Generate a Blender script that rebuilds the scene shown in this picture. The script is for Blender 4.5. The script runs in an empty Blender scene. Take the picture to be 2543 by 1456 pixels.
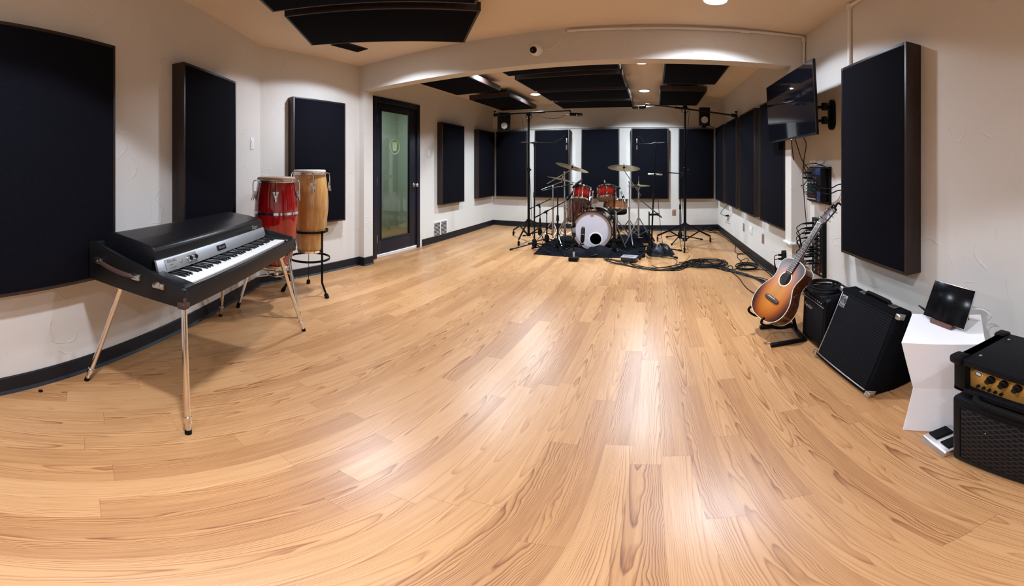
import bpy, bmesh, random
from math import sin, cos, tan, pi, radians, sqrt, atan2, hypot
from mathutils import Matrix, Vector, Euler

# ------------------------------------------------------------------ camera, world, lamps, exposure
SC = bpy.context.scene
COL = SC.collection
EYE = 1.2                                   # lens height in metres
PXR = 905.0                                 # pixels per radian of the stitched panorama
cam_data = bpy.data.cameras.new('camera')
cam_data.type = 'PANO'
cam_data.panorama_type = 'EQUIRECTANGULAR'
cam_data.longitude_min = (0 - 1625) / PXR
cam_data.longitude_max = (2543 - 1625) / PXR
cam_data.latitude_min = (416 - 1456) / PXR
cam_data.latitude_max = 416 / PXR
cam_data.clip_start = 0.02
cam = bpy.data.objects.new('camera', cam_data)
cam.location = (0, 0, EYE)
cam.rotation_euler = (pi / 2, 0, 0)
COL.objects.link(cam)
SC.camera = cam
w = bpy.data.worlds.new('world'); w.use_nodes = True
w.node_tree.nodes['Background'].inputs[0].default_value = (0, 0, 0, 1)
SC.world = w
SC.view_settings.view_transform = 'Standard'
SC.view_settings.look = 'None'
SC.view_settings.gamma = 1
SC.view_settings.use_curve_mapping = False
SC.view_settings.exposure = 0.0
CEIL = 2.45
# ceiling lamps: x, y, height of the light source, power (W), half beam angle (degrees), cosine power of the beam
DOWNLIGHTS = [
    (0.42, 2.48, 2.438, 260, 71.5, 1.5), (-2.30, 2.37, 2.438, 290, 73.5, 1.5), (-0.15, 4.18, 2.438, 330, 71.5, 1.5), (-1.98, 4.14, 2.438, 310, 71.5, 1.5),
    (-0.16, 5.84, 2.438, 420, 71.5, 1.5), (-1.96, 5.80, 2.438, 420, 71.5, 1.5),
    (-0.60, 0.25, 2.438, 320, 57.0, 1.5), (-0.35, -1.05, 2.438, 140, 71.5, 1.5), (0.75, -0.90, 2.438, 180, 71.5, 1.5)]  # last entry is an unseen fill lamp, added to brighten the right side
LAMP_COL = (0.87, 0.98, 1.17)
LAMP_COL_REAR = (0.83, 0.99, 1.16)            # the lamps over the drums are a little cooler
SC.cycles.max_bounces = 10
SC.cycles.diffuse_bounces = 6
SC.cycles.glossy_bounces = 4
SC.cycles.use_denoising = True
SC.cycles.sample_clamp_indirect = 6.0
SC.cycles.caustics_reflective = False
SC.cycles.caustics_refractive = False
RND = random.Random(7)

# ------------------------------------------------------------------ mesh helpers
MW = {}
def V(*a): return Vector(a[0] if len(a) == 1 else a)
def frame(z, x=None):
    """3x3 matrix whose Z column is along z."""
    z = V(z).normalized()
    x = V(x) if x is not None else (V(1, 0, 0) if abs(z.x) < 0.9 else V(0, 1, 0))
    y = z.cross(x).normalized(); x = y.cross(z).normalized()
    return Matrix((x, y, z)).transposed()
def M4(loc=(0, 0, 0), rz=0, rx=0, ry=0):
    return Matrix.Translation(V(loc)) @ Euler((rx, ry, rz), 'XYZ').to_matrix().to_4x4()
def frame4(loc, z, x=None):
    m = frame(z, x).to_4x4(); m.translation = V(loc); return m
def smooth_path(pts, k=5, closed=False):
    pts = [V(p) for p in pts]; n = len(pts)
    if n < 3 or k < 2: return pts
    out = []
    for i in range(n if closed else n - 1):
        p1, p2 = pts[i], pts[(i + 1) % n]
        p0 = pts[i - 1] if (i > 0 or closed) else p1 * 2 - p2
        p3 = pts[(i + 2) % n] if (i + 2 < n or closed) else p2 * 2 - p1
        for j in range(k):
            t = j / k
            out.append(0.5 * ((2 * p1) + (p2 - p0) * t + (2 * p0 - 5 * p1 + 4 * p2 - p3) * t * t + (3 * p1 - p0 - 3 * p2 + p3) * t ** 3))
    if not closed: out.append(pts[-1])
    return out
class MB:
    def __init__(self): self.bm = bmesh.new(); self.mi = 0
    def _add(self, vs, fs, M=None):
        bv = [self.bm.verts.new(M @ V(v) if M is not None else V(v)) for v in vs]
        r = []
        for f in fs:
            try:
                fa = self.bm.faces.new([bv[i] for i in f]); fa.material_index = self.mi; r.append(fa)
            except ValueError: pass
        return bv, r
    def box(self, c, s, bev=0.0, M=None, seg=2):
        x, y, z = c; a, b, d = s[0] / 2, s[1] / 2, s[2] / 2
        vs = [(x + i * a, y + j * b, z + k * d) for i in (-1, 1) for j in (-1, 1) for k in (-1, 1)]
        fs = [(0, 1, 3, 2), (4, 6, 7, 5), (0, 4, 5, 1), (2, 3, 7, 6), (0, 2, 6, 4), (1, 5, 7, 3)]
        bv, fa = self._add(vs, fs, M)
        if bev > 0:
            es = list({e for f in fa for e in f.edges})
            bmesh.ops.bevel(self.bm, geom=es, offset=bev, segments=seg, profile=0.5, affect='EDGES', clamp_overlap=True, material=-1)
        return self
    def bx(self, lo, hi, bev=0.0, M=None):
        return self.box([(p + q) / 2 for p, q in zip(lo, hi)], [abs(q - p) for p, q in zip(lo, hi)], bev, M)
    def prism(self, pts, z0, z1, M=None, bev=0.0):
        """2D outline (counter-clockwise) in XY extruded from z0 to z1."""
        n = len(pts)
        vs = [(p[0], p[1], z0) for p in pts] + [(p[0], p[1], z1) for p in pts]
        fs = [tuple(reversed(range(n))), tuple(range(n, 2 * n))] + [(i, (i + 1) % n, n + (i + 1) % n, n + i) for i in range(n)]
        bv, fa = self._add(vs, fs, M)
        if bev > 0:
            es = list({e for f in fa for e in f.edges})
            bmesh.ops.bevel(self.bm, geom=es, offset=bev, segments=2, profile=0.5, affect='EDGES', clamp_overlap=True, material=-1)
        return self
    def lathe(self, prof, n=32, M=None, a0=0.0, a1=2 * pi):
        """profile [(r, z)...] turned about Z."""
        full = abs(a1 - a0 - 2 * pi) < 1e-6
        cols = n if full else n + 1
        vs, idx = [], []
        for r, z in prof:
            if r < 1e-6:
                idx.append([len(vs)] * cols); vs.append((0, 0, z))
            else:
                idx.append(list(range(len(vs), len(vs) + cols)))
                vs += [(r * cos(a0 + (a1 - a0) * i / n), r * sin(a0 + (a1 - a0) * i / n), z) for i in range(cols)]
        fs = []
        for k in range(len(prof) - 1):
            for i in range(n):
                j = (i + 1) % cols
                q = [idx[k][i], idx[k][j], idx[k + 1][j], idx[k + 1][i]]
                u = []
                for t in q:
                    if t not in u: u.append(t)
                if len(u) > 2: fs.append(tuple(u))
        self._add(vs, fs, M); return self
    def cyl(self, p, q, r, r2=None, n=14, bev=0.0):
        p, q = V(p), V(q); L = (q - p).length; r2 = r if r2 is None else r2
        if L < 1e-6: return self
        M = frame4(p, q - p)
        if bev > 0: prof = [(0, 0), (r - bev, 0), (r, bev), (r2, L - bev), (r2 - bev, L), (0, L)]
        else: prof = [(0, 0), (r, 0), (r2, L), (0, L)]
        return self.lathe(prof, n, M)
    def tube(self, pts, r, n=8, k=5, closed=False, caps=True):
        """round tube along a smoothed path."""
        P = smooth_path(pts, k, closed); m = len(P)
        if m < 2: return self
        R = r if isinstance(r, (list, tuple)) else None
        vs, fs = [], []
        x = None
        for i in range(m):
            a = P[i - 1] if (i > 0 or closed) else P[i]
            b = P[(i + 1) % m] if (i + 1 < m or closed) else P[i]
            t = (b - a)
            if t.length < 1e-9: t = V(0, 0, 1)
            t.normalize()
            if x is None: x = V(1, 0, 0) if abs(t.x) < 0.9 else V(0, 1, 0)
            x = (x - t * x.dot(t)).normalized(); y = t.cross(x)
            rr = r if R is None else R[0] + (R[1] - R[0]) * i / (m - 1)
            vs += [P[i] + (x * cos(2 * pi * j / n) + y * sin(2 * pi * j / n)) * rr for j in range(n)]
        for i in range(m if closed else m - 1):
            for j in range(n):
                a, b = i * n + j, i * n + (j + 1) % n
                c, d = ((i + 1) % m) * n + (j + 1) % n, ((i + 1) % m) * n + j
                fs.append((a, b, c, d))
        if caps and not closed:
            fs += [tuple(reversed(range(n))), tuple(range((m - 1) * n, m * n))]
        self._add(vs, fs); return self
    def sphere(self, c, r, n=16, s=(1, 1, 1), M=None):
        h = max(6, n // 2)
        prof = [(r * sin(pi * i / h), -r * cos(pi * i / h)) for i in range(h + 1)]
        prof[0] = (0, -r); prof[-1] = (0, r)
        m = Matrix.Translation(V(c)) @ Matrix.Diagonal((s[0], s[1], s[2], 1))
        return self.lathe(prof, n, M @ m if M is not None else m)
    def torus(self, c, R, r, axis=(0, 0, 1), n=32, m=8):
        F = frame(axis)
        return self.tube([V(c) + F @ V(R * cos(2 * pi * i / n), R * sin(2 * pi * i / n), 0) for i in range(n)], r, m, 1, True)
    def bar(self, p, q, w, h, up=(0, 0, 1), bev=0.0):
        """flat bar from p to q, w wide and h thick."""
        p, q = V(p), V(q); z = q - p; L = z.length
        M = frame4(p, z, V(up).cross(z) if V(up).cross(z).length > 1e-5 else None)
        return self.box((0, 0, L / 2), (w, h, L), bev, M)
    def grid(self, f, nu, nv, closed_u=False):
        vs = [f(i / nu, j / nv) for j in range(nv + 1) for i in range(nu + (0 if closed_u else 1))]
        c = nu if closed_u else nu + 1
        fs = [(j * c + i, j * c + (i + 1) % c, (j + 1) * c + (i + 1) % c, (j + 1) * c + i) for j in range(nv) for i in range(nu)]
        self._add(vs, fs); return self
def put(name, mb, mat, parent=None, world=False, ang=38):
    me = bpy.data.meshes.new(name)
    bm = mb.bm
    if parent is not None and world: bm.transform(MW[parent].inverted())
    bmesh.ops.recalc_face_normals(bm, faces=bm.faces)
    bm.to_mesh(me); bm.free()
    for m in (mat if isinstance(mat, (list, tuple)) else [mat]): me.materials.append(m)
    me.polygons.foreach_set('use_smooth', [True] * len(me.polygons))
    me.set_sharp_from_angle(angle=radians(ang))
    o = bpy.data.objects.new(name, me); COL.objects.link(o)
    MW[o] = MW[parent] if parent is not None else Matrix.Identity(4)
    if parent is not None: o.parent = parent
    return o
def tag(o, label, cat, group=None, kind=None):
    o['label'] = label; o['category'] = cat
    if group: o['group'] = group
    if kind: o['kind'] = kind
    return o
def thing(name, label, cat, loc=(0, 0, 0), rz=0.0, group=None, M=None):
    o = bpy.data.objects.new(name, None); o.empty_display_size = 0.1
    COL.objects.link(o)
    m = M if M is not None else M4(loc, rz)
    o.matrix_world = m; MW[o] = m.copy()
    return tag(o, label, cat, group)
def single(name, mb, mat, label, cat, group=None, kind=None, ang=38):
    """a thing that is one mesh: origin moved to its base."""
    vs = [v.co for v in mb.bm.verts]
    c = V(sum(v.x for v in vs) / len(vs), sum(v.y for v in vs) / len(vs), min(v.z for v in vs))
    mb.bm.transform(Matrix.Translation(-c))
    o = put(name, mb, mat, None, False, ang); o.location = c; MW[o] = Matrix.Translation(c)
    return tag(o, label, cat, group, kind)
def struct(name, mb, mat, ang=30, parent=None):
    o = put(name, mb, mat, parent, False, ang)
    if parent is None: o['kind'] = 'structure'
    return o
def kids(o): return [c for c in bpy.data.objects if c.parent == o]
def copy_tree(o, M, label=None, group=None):
    r = o.copy(); COL.objects.link(r); r.matrix_world = M; MW[r] = M.copy()
    if label: r['label'] = label
    if group: r['group'] = group
    for ch in kids(o):
        if ch == r: continue
        c = ch.copy(); COL.objects.link(c); c.parent = r; MW[c] = MW[r]
        for g in kids(ch):
            d = g.copy(); COL.objects.link(d); d.parent = c; MW[d] = MW[r]
    return r
def text(name, s, mat, parent, M, size, depth=0.0006, shear=0.0, world=False, space=1.0, align='CENTER'):
    cu = bpy.data.curves.new(name, 'FONT'); cu.body = s; cu.size = size; cu.extrude = depth
    cu.align_x = align; cu.align_y = 'CENTER'; cu.shear = shear; cu.space_character = space; cu.resolution_u = 2
    cu.materials.append(mat)
    tmp = bpy.data.objects.new(name + '_outline', cu); COL.objects.link(tmp)
    me = bpy.data.meshes.new_from_object(tmp)
    bpy.data.objects.remove(tmp); bpy.data.curves.remove(cu)
    if not me.materials: me.materials.append(mat)
    o = bpy.data.objects.new(name, me); COL.objects.link(o)
    me.transform(MW[parent].inverted() @ M if world else M)
    o.parent = parent
    MW[o] = MW[parent]
    return o

# ------------------------------------------------------------------ materials
class NT:
    def __init__(self, name):
        self.m = bpy.data.materials.new(name); self.m.use_nodes = True
        self.t = self.m.node_tree; self.b = self.t.nodes['Principled BSDF']
    def n(self, typ, **kw):
        nd = self.t.nodes.new(typ)
        for k, v in kw.items():
            if k[0] == 'i' and k[1:].isdigit(): self.set(nd.inputs[int(k[1:])], v)
            else: setattr(nd, k, v)
        return nd
    def set(self, sock, v):
        if hasattr(v, 'is_output') or isinstance(v, bpy.types.NodeSocket): self.t.links.new(v, sock)
        else: sock.default_value = v
    def mt(self, op, a, b=None, c=None):
        nd = self.n('ShaderNodeMath', operation=op); self.set(nd.inputs[0], a)
        if b is not None: self.set(nd.inputs[1], b)
        if c is not None: self.set(nd.inputs[2], c)
        return nd.outputs[0]
    def pos(self): return self.n('ShaderNodeTexCoord').outputs['Object']
    def geo(self): return self.n('ShaderNodeNewGeometry').outputs['Position']
    def xyz(self, v):
        nd = self.n('ShaderNodeSeparateXYZ'); self.set(nd.inputs[0], v); return nd.outputs
    def comb(self, x, y, z=0.0):
        nd = self.n('ShaderNodeCombineXYZ'); self.set(nd.inputs[0], x); self.set(nd.inputs[1], y); self.set(nd.inputs[2], z); return nd.outputs[0]
    def scale(self, v, s):
        nd = self.n('ShaderNodeMapping'); self.set(nd.inputs[0], v); nd.inputs['Scale'].default_value = s; return nd.outputs[0]
    def noise(self, v, sc, det=3.0, rough=0.55, dist=0.0):
        nd = self.n('ShaderNodeTexNoise'); self.set(nd.inputs['Vector'], v); nd.inputs['Scale'].default_value = sc
        nd.inputs['Detail'].default_value = det; nd.inputs['Roughness'].default_value = rough; nd.inputs['Distortion'].default_value = dist
        return nd.outputs[0]
    def white(self, v):
        nd = self.n('ShaderNodeTexWhiteNoise'); nd.noise_dimensions = '3D'; self.set(nd.inputs['Vector'], v); return nd.outputs
    def ramp(self, f, stops):
        nd = self.n('ShaderNodeValToRGB'); e = nd.color_ramp.elements
        while len(e) < len(stops): e.new(0.5)
        for el, (p, c) in zip(e, stops):
            el.position = p; el.color = (c[0], c[1], c[2], 1) if not isinstance(c, float) else (c, c, c, 1)
        self.set(nd.inputs[0], f); return nd.outputs[0]
    def mix(self, f, a, b, mode='MIX'):
        nd = self.n('ShaderNodeMix'); nd.data_type = 'RGBA'; nd.blend_type = mode
        self.set(nd.inputs[0], f); self.set(nd.inputs[6], a if not isinstance(a, tuple) else (*a[:3], 1)); self.set(nd.inputs[7], b if not isinstance(b, tuple) else (*b[:3], 1))
        return nd.outputs[2]
    def bump(self, h, dist=0.002, st=1.0):
        nd = self.n('ShaderNodeBump'); nd.inputs['Strength'].default_value = st; nd.inputs['Distance'].default_value = dist
        self.set(nd.inputs['Height'], h); self.t.links.new(nd.outputs[0], self.b.inputs['Normal'])
    def bc(self, v): self.set(self.b.inputs['Base Color'], v if not isinstance(v, tuple) else (*v[:3], 1)); return self
    def p(self, **kw):
        al = dict(rough='Roughness', metal='Metallic', spec='Specular IOR Level', coat='Coat Weight', coatr='Coat Roughness', sheen='Sheen Weight',
                  trans='Transmission Weight', ior='IOR', alpha='Alpha', emis='Emission Strength')
        for k, v in kw.items(): self.set(self.b.inputs[al[k]], v)
        return self
def plain(name, col, rough=0.5, metal=0.0, spec=0.5, var=0.12, vs=40.0, bump=0.0, coat=0.0, stretch=None):
    """simple procedural surface: base colour with a slight mottling and optional fine bump."""
    t = NT(name); v = t.pos()
    if stretch: v = t.scale(v, stretch)
    n = t.noise(v, vs, 3)
    t.bc(t.mix(n, tuple(c * (1 - var) for c in col), tuple(min(1, c * (1 + var)) for c in col)))
    t.p(rough=rough, metal=metal, spec=spec, coat=coat)
    if bump: t.bump(n, bump)
    return t.m
def mat_plaster(name, col):
    t = NT(name); g = t.geo()
    big = t.noise(g, 1.1, 2)
    t.bc(t.mix(big, tuple(c * 0.96 for c in col), col))
    # skip-trowel ridges: thin contour lines of a slow noise, broken up by a second one
    n1 = t.noise(t.scale(g, (1.2, 1.2, 0.8)), 3.4, 1, 0.5, 0.3)
    l1 = t.mt('SUBTRACT', 1.0, t.mt('MULTIPLY', t.mt('ABSOLUTE', t.mt('SUBTRACT', n1, 0.5)), 75.0))
    l1 = t.mt('MAXIMUM', l1, 0.0)
    m1 = t.ramp(t.noise(g, 6.3, 2), [(0.54, 0.0), (0.62, 1.0)])
    n2 = t.noise(t.scale(g, (1, 1, 1.3)), 4.2, 1, 0.5, 0.5)
    l2 = t.mt('MAXIMUM', t.mt('SUBTRACT', 1.0, t.mt('MULTIPLY', t.mt('ABSOLUTE', t.mt('SUBTRACT', n2, 0.46)), 60.0)), 0.0)
    m2 = t.ramp(t.noise(g, 4.1, 1), [(0.55, 0.0), (0.62, 1.0)])
    h = t.mt('ADD', t.mt('MULTIPLY', l1, m1), t.mt('MULTIPLY', l2, m2))
    h = t.mt('ADD', h, t.mt('MULTIPLY', t.noise(g, 60, 3), 0.22))
    t.p(rough=0.78, spec=0.25); t.bump(h, 0.0022, 0.8)
    return t.m
def mat_floor():
    t = NT('oak laminate'); g = t.geo(); x, y, z = t.xyz(g)
    W, L = 0.0955, 0.92
    u = t.mt('DIVIDE', t.mt('ADD', x, 0.0735), W); iu = t.mt('FLOOR', u); fu = t.mt('SUBTRACT', u, iu)
    off = t.white(t.comb(iu, 3.7, 0.0))[0]
    v = t.mt('ADD', t.mt('DIVIDE', y, L), t.mt('MULTIPLY', off, 7.0)); iv = t.mt('FLOOR', v); fv = t.mt('SUBTRACT', v, iv)
    w = t.white(t.comb(iu, iv, 1.3)); r1 = w[0]; rc = t.xyz(w[1])
    # cathedral figure: parabolic contours of a sliced trunk
    wob = t.noise(t.comb(t.mt('MULTIPLY', x, 9.0), t.mt('MULTIPLY', y, 2.2), t.mt('MULTIPLY', r1, 31.0)), 1.0, 3, 0.6)
    xl = t.mt('ADD', t.mt('SUBTRACT', fu, 0.5), t.mt('MULTIPLY', t.mt('SUBTRACT', rc[0], 0.5), 1.5))
    xl = t.mt('ADD', xl, t.mt('MULTIPLY', t.mt('SUBTRACT', wob, 0.5), 0.55))
    sgn = t.mt('SUBTRACT', t.mt('MULTIPLY', t.mt('GREATER_THAN', rc[1], 0.5), 2.0), 1.0)
    f = t.mt('ADD', t.mt('MULTIPLY', t.mt('MULTIPLY', xl, xl), 17.0), t.mt('MULTIPLY', t.mt('MULTIPLY', y, sgn), 4.2))
    f = t.mt('ADD', f, t.mt('MULTIPLY', wob, 2.6))
    ring = t.mt('FRACT', f)
    ring = t.ramp(ring, [(0.0, 0.10), (0.45, 0.12), (0.78, 0.50), (0.90, 0.85), (0.97, 0.35), (1.0, 0.10)])
    fib = t.noise(t.comb(t.mt('MULTIPLY', x, 330.0), t.mt('MULTIPLY', y, 7.0), r1), 1.0, 2, 0.6)
    fib2 = t.noise(t.comb(t.mt('MULTIPLY', x, 60.0), t.mt('MULTIPLY', y, 2.0), r1), 1.0, 3, 0.6)
    amt = t.mt('ADD', 0.36, t.mt('MULTIPLY', rc[2], 0.55))
    ring = t.mt('MULTIPLY', ring, t.mt('ADD', 0.55, t.mt('MULTIPLY', fib, 0.9)))
    dark = t.mt('ADD', t.mt('MULTIPLY', ring, amt), t.mt('MULTIPLY', t.mt('SUBTRACT', fib, 0.5), 0.30))
    dark = t.mt('ADD', dark, t.mt('MULTIPLY', t.mt('SUBTRACT', fib2, 0.5), 0.55))
    tone = t.mt('ADD', dark, t.mt('MULTIPLY', t.mt('SUBTRACT', r1, 0.5), 0.34))
    col = t.ramp(t.mt('ADD', t.mt('MULTIPLY', tone, 0.72), 0.22),
                 [(0.0, (0.53, 0.300, 0.138)), (0.30, (0.44, 0.222, 0.088)), (0.62, (0.265, 0.108, 0.038)), (1.0, (0.125, 0.045, 0.016))])
    seam = t.mt('MAXIMUM', t.mt('GREATER_THAN', t.mt('ABSOLUTE', t.mt('SUBTRACT', fu, 0.5)), 0.492),
                t.mt('GREATER_THAN', t.mt('ABSOLUTE', t.mt('SUBTRACT', fv, 0.5)), 0.4985))
    t.bc(t.mix(t.mt('MULTIPLY', seam, 0.35), col, (0.16, 0.07, 0.03)))
    t.p(rough=t.mt('ADD', 0.29, t.mt('MULTIPLY', fib2, 0.10)), spec=0.55)
    t.bump(t.mt('ADD', t.mt('MULTIPLY', fib, 0.4), t.mt('MULTIPLY', seam, -1.0)), 0.0004, 0.35)
    return t.m
def mat_fabric(name, col, sc=420.0):
    t = NT(name); g = t.pos(); x, y, z = t.xyz(g)
    wv = t.mt('MULTIPLY', t.mt('SINE', t.mt('MULTIPLY', t.mt('ADD', x, y), sc)), t.mt('SINE', t.mt('MULTIPLY', z, sc)))
    n = t.mt('ADD', t.mt('MULTIPLY', wv, 0.3), t.noise(g, 90, 3))
    t.bc(t.mix(n, tuple(c * 0.6 for c in col), tuple(c * 1.4 for c in col)))
    t.p(rough=0.95, spec=0.06, sheen=0.0); t.bump(n, 0.0006, 0.5)
    return t.m
def mat_wood(name, dark, light, axis=2, sc=1.0, rough=0.45, coat=0.0, ring=6.0):
    t = NT(name); g = t.pos()
    s = [26.0 * sc] * 3; s[axis] = 2.2 * sc
    n = t.noise(t.scale(g, tuple(s)), 1.0, 4, 0.6, 0.4)
    k = t.mt('ADD', 0.5, t.mt('MULTIPLY', t.mt('SINE', t.mt('MULTIPLY', n, ring * 6.283)), 0.5))
    f = t.mt('ADD', t.mt('MULTIPLY', k, 0.45), t.mt('MULTIPLY', n, 0.55))
    t.bc(t.ramp(f, [(0.1, light), (0.9, dark)])); t.p(rough=rough, coat=coat); t.bump(f, 0.0004, 0.4)
    return t.m
def mat_emit(name, col, st):
    t = NT(name); t.bc((0.9, 0.9, 0.9)); t.b.inputs['Emission Color'].default_value = (*col, 1)
    n = t.noise(t.pos(), 3.0); t.p(emis=t.mt('ADD', st, t.mt('MULTIPLY', n, st * 0.02))); return t.m

MT = {}
MT['wall'] = mat_plaster('off white plaster', (0.645, 0.61, 0.555))
MT['ceiling'] = plain('ceiling paint', (0.76, 0.655, 0.53), 0.85, spec=0.2, var=0.03, vs=120, bump=0.0012)
MT['floor'] = mat_floor()
MT['fabric'] = mat_fabric('panel fabric', (0.0045, 0.0045, 0.0072))
MT['walnut'] = mat_wood('dark walnut', (0.006, 0.003, 0.0025), (0.026, 0.011, 0.008), 2, 1.0, 0.45)
MT['base'] = plain('black vinyl base', (0.007, 0.007, 0.010), 0.45, spec=0.3, vs=15, bump=0.001)
MT['white_metal'] = plain('white enamel', (0.72, 0.72, 0.72), 0.35, var=0.03)
MT['white_plastic'] = plain('white plastic', (0.80, 0.79, 0.77), 0.38, var=0.03)
MT['white_laminate'] = plain('white laminate', (0.83, 0.82, 0.82), 0.42, var=0.02)
MT['pipe'] = plain('painted conduit', (0.76, 0.71, 0.66), 0.6, var=0.04)
MT['black_metal'] = plain('black powder coat', (0.004, 0.004, 0.0045), 0.36, spec=0.14, vs=80)
MT['black_plastic'] = plain('black plastic', (0.005, 0.005, 0.0055), 0.45, spec=0.14, vs=80, bump=0.0004)
MT['rubber'] = plain('black rubber', (0.0045, 0.0045, 0.0045), 0.7, spec=0.1, vs=60)
MT['cable'] = plain('cable jacket', (0.0045, 0.0045, 0.005), 0.45, spec=0.15, vs=60)
MT['chrome'] = plain('chrome', (0.80, 0.79, 0.78), 0.10, 1.0, var=0.04)
MT['steel'] = plain('brushed steel', (0.62, 0.61, 0.60), 0.30, 1.0, var=0.10, vs=30, stretch=(1, 1, 12))
MT['nickel'] = plain('satin nickel', (0.55, 0.52, 0.48), 0.28, 1.0, var=0.06)
MT['brass'] = plain('aged bronze cymbal', (0.52, 0.42, 0.24), 0.30, 1.0, var=0.16, vs=14)
MT['door'] = plain('dark navy door paint', (0.009, 0.009, 0.016), 0.42, spec=0.35, var=0.08, vs=20)
MT['lens'] = plain('black glass lens', (0.004, 0.004, 0.005), 0.06, spec=0.6, var=0.2)
MT['lamp'] = mat_emit('lamp diffuser', (1.0, 0.97, 0.95), 30.0)

# ------------------------------------------------------------------ the room
XL, XLR, XR, XRR = -3.18, -3.25, 1.33, 1.21        # main-room left / rear left / main-room right / far end of the rear right wall
YB0, YB1, YBACK, YFRONT = 3.03, 3.18, 6.85, -2.4   # beam front / back, back wall, wall behind the camera
TH = 0.12
U = V(-0.5987, 0.8011, 0); NRM = V(0.8011, 0.5987, 0)   # along / out of the angled wall
PA = V(-1.635, -0.374, 0)
def aw(s, off, z): return PA + U * s + NRM * off + V(0, 0, z)
CORN = aw((XL - PA.x) / U.x, 0, 0)
A0 = aw(-1.0, 0, 0)
def wall(name, p, q, z0=0.0, z1=CEIL, out=TH, mat='wall', ext=(0, 0)):
    """a wall slab whose room face runs from p to q; the slab lies to the right of p->q."""
    p, q = V(p[0], p[1], 0), V(q[0], q[1], 0); d = (q - p).normalized(); n = V(d.y, -d.x, 0)
    p = p - d * ext[0]; q = q + d * ext[1]
    b = MB(); b.prism([(p.x, p.y), ((p + n * out).x, (p + n * out).y), ((q + n * out).x, (q + n * out).y), (q.x, q.y)], z0, z1)
    return struct(name, b, MT[mat])
b = MB(); b.bx((-5.2, YFRONT - 0.2, -0.12), (XR + 0.3, YBACK + 0.3, 0)); struct('floor', b, MT['floor'])
b = MB(); b.bx((-5.2, YFRONT - 0.2, CEIL), (XR + 0.3, YBACK + 0.3, CEIL + 0.12)); struct('ceiling', b, MT['ceiling'])
wall('wall_angled', CORN, A0, ext=(0.0, 0.05))
wall('wall_left', (XL, YB0), (CORN.x, CORN.y), ext=(0.0, 0.0))
wall('wall_near_left', (A0.x, A0.y), (A0.x, YFRONT), ext=(0, 0.1))
wall('wall_front', (A0.x, YFRONT), (XR, YFRONT), ext=(0.1, 0.1))
wall('wall_right', (XR, YFRONT), (XR, YB0 + 0.02), ext=(0.1, 0))
XRN = 1.29                                          # the rear right wall runs slightly askew
def xrr(y): return XRN + (XRR - XRN) * (y - YB1) / (YBACK - YB1)
RZ_RR = atan2(XRN - XRR, YBACK - YB1) - pi / 2
wall('wall_rear_right', (XRN, YB1 - 0.02), (XRR, YBACK), ext=(0, 0.1))
wall('wall_back', (XRR, YBACK), (XLR, YBACK), ext=(0.1, 0.1))
# rear left wall with the door opening
DY0, DY1, DZ = 3.335, 4.315, 2.115
wall('wall_rear_left', (XLR, YBACK), (XLR, DY1), ext=(0.1, 0))
wall('wall_rear_left_head', (XLR, DY1), (XLR, DY0), DZ, CEIL)
wall('wall_rear_left_jamb', (XLR, DY0), (XLR, YB1 - 0.02))
b = MB(); b.bx((XL - 0.12, YB0, 2.132), (XR + 0.12, YB1, CEIL), 0.0)
struct('beam', b, MT['wall'])
b = MB(); b.bx((XL - 0.12, YB0, 0), (-3.10, YB1, 2.132)); struct('pillar_left', b, MT['wall'])
b = MB(); b.bx((1.195, YB0, 0.515), (XR + 0.12, YB1, 2.132)); b.bx((1.205, YB0 + 0.008, 0), (XR + 0.12, YB1, 0.5)); struct('pillar_right', b, MT['wall'])
b = MB(); b.bx((1.175, YB0 - 0.02, 0.497), (XR, YB1 + 0.012, 0.517), 0.004); struct('trim_1', b, MT['white_plastic'])
b = MB(); b.bx((XLR, YBACK - 0.018, 1.955), (XRR, YBACK, 1.975), 0.004); struct('trim_2', b, MT['wall'])
# black vinyl cove base
BH, BT = 0.105, 0.010
def baseboard(name, pts):
    b = MB()
    for p, q in zip(pts[:-1], pts[1:]):
        p, q = V(p[0], p[1], 0), V(q[0], q[1], 0); d = (q - p).normalized(); n = V(-d.y, d.x, 0)
        M = frame4(p, d, n)                      # X = out of the wall, Z = along it
        L = (q - p).length
        # local x = n, local y = z-cross; build profile in (x, up)
        prof = [(0, 0), (BT + 0.012, 0), (BT + 0.008, 0.006), (BT, 0.018), (BT, BH - 0.004), (BT - 0.004, BH), (0, BH)]
        b._add([p + n * x + V(0, 0, z) for x, z in prof] + [q + n * x + V(0, 0, z) for x, z in prof],
               [tuple(range(7)), tuple(range(13, 6, -1))] + [(i, i + 7, (i + 1) % 7 + 7, (i + 1) % 7) for i in range(7)])
    return struct(name, b, MT['base'])
baseboard('baseboard_left', [(XL, YB0), (CORN.x, CORN.y), (A0.x, A0.y), (A0.x, YFRONT)])
baseboard('baseboard_pillar', [(XLR, YB1 + 0.002), (-3.10, YB1 + 0.002), (-3.10, YB0 - 0.002), (XL, YB0 - 0.002)])
baseboard('baseboard_rear_left', [(XLR, YBACK), (XLR, DY1 + 0.07)])
baseboard('baseboard_rear_left_short', [(XLR, DY0 - 0.07), (XLR, YB1)])
baseboard('baseboard_back', [(XRR, YBACK), (XLR, YBACK)])
baseboard('baseboard_rear_right', [(XRN, YB1), (XRR, YBACK)])
baseboard('baseboard_right', [(XR, YFRONT), (XR, YB0)])
baseboard('baseboard_front', [(A0.x, YFRONT), (XR, YFRONT)])
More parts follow.
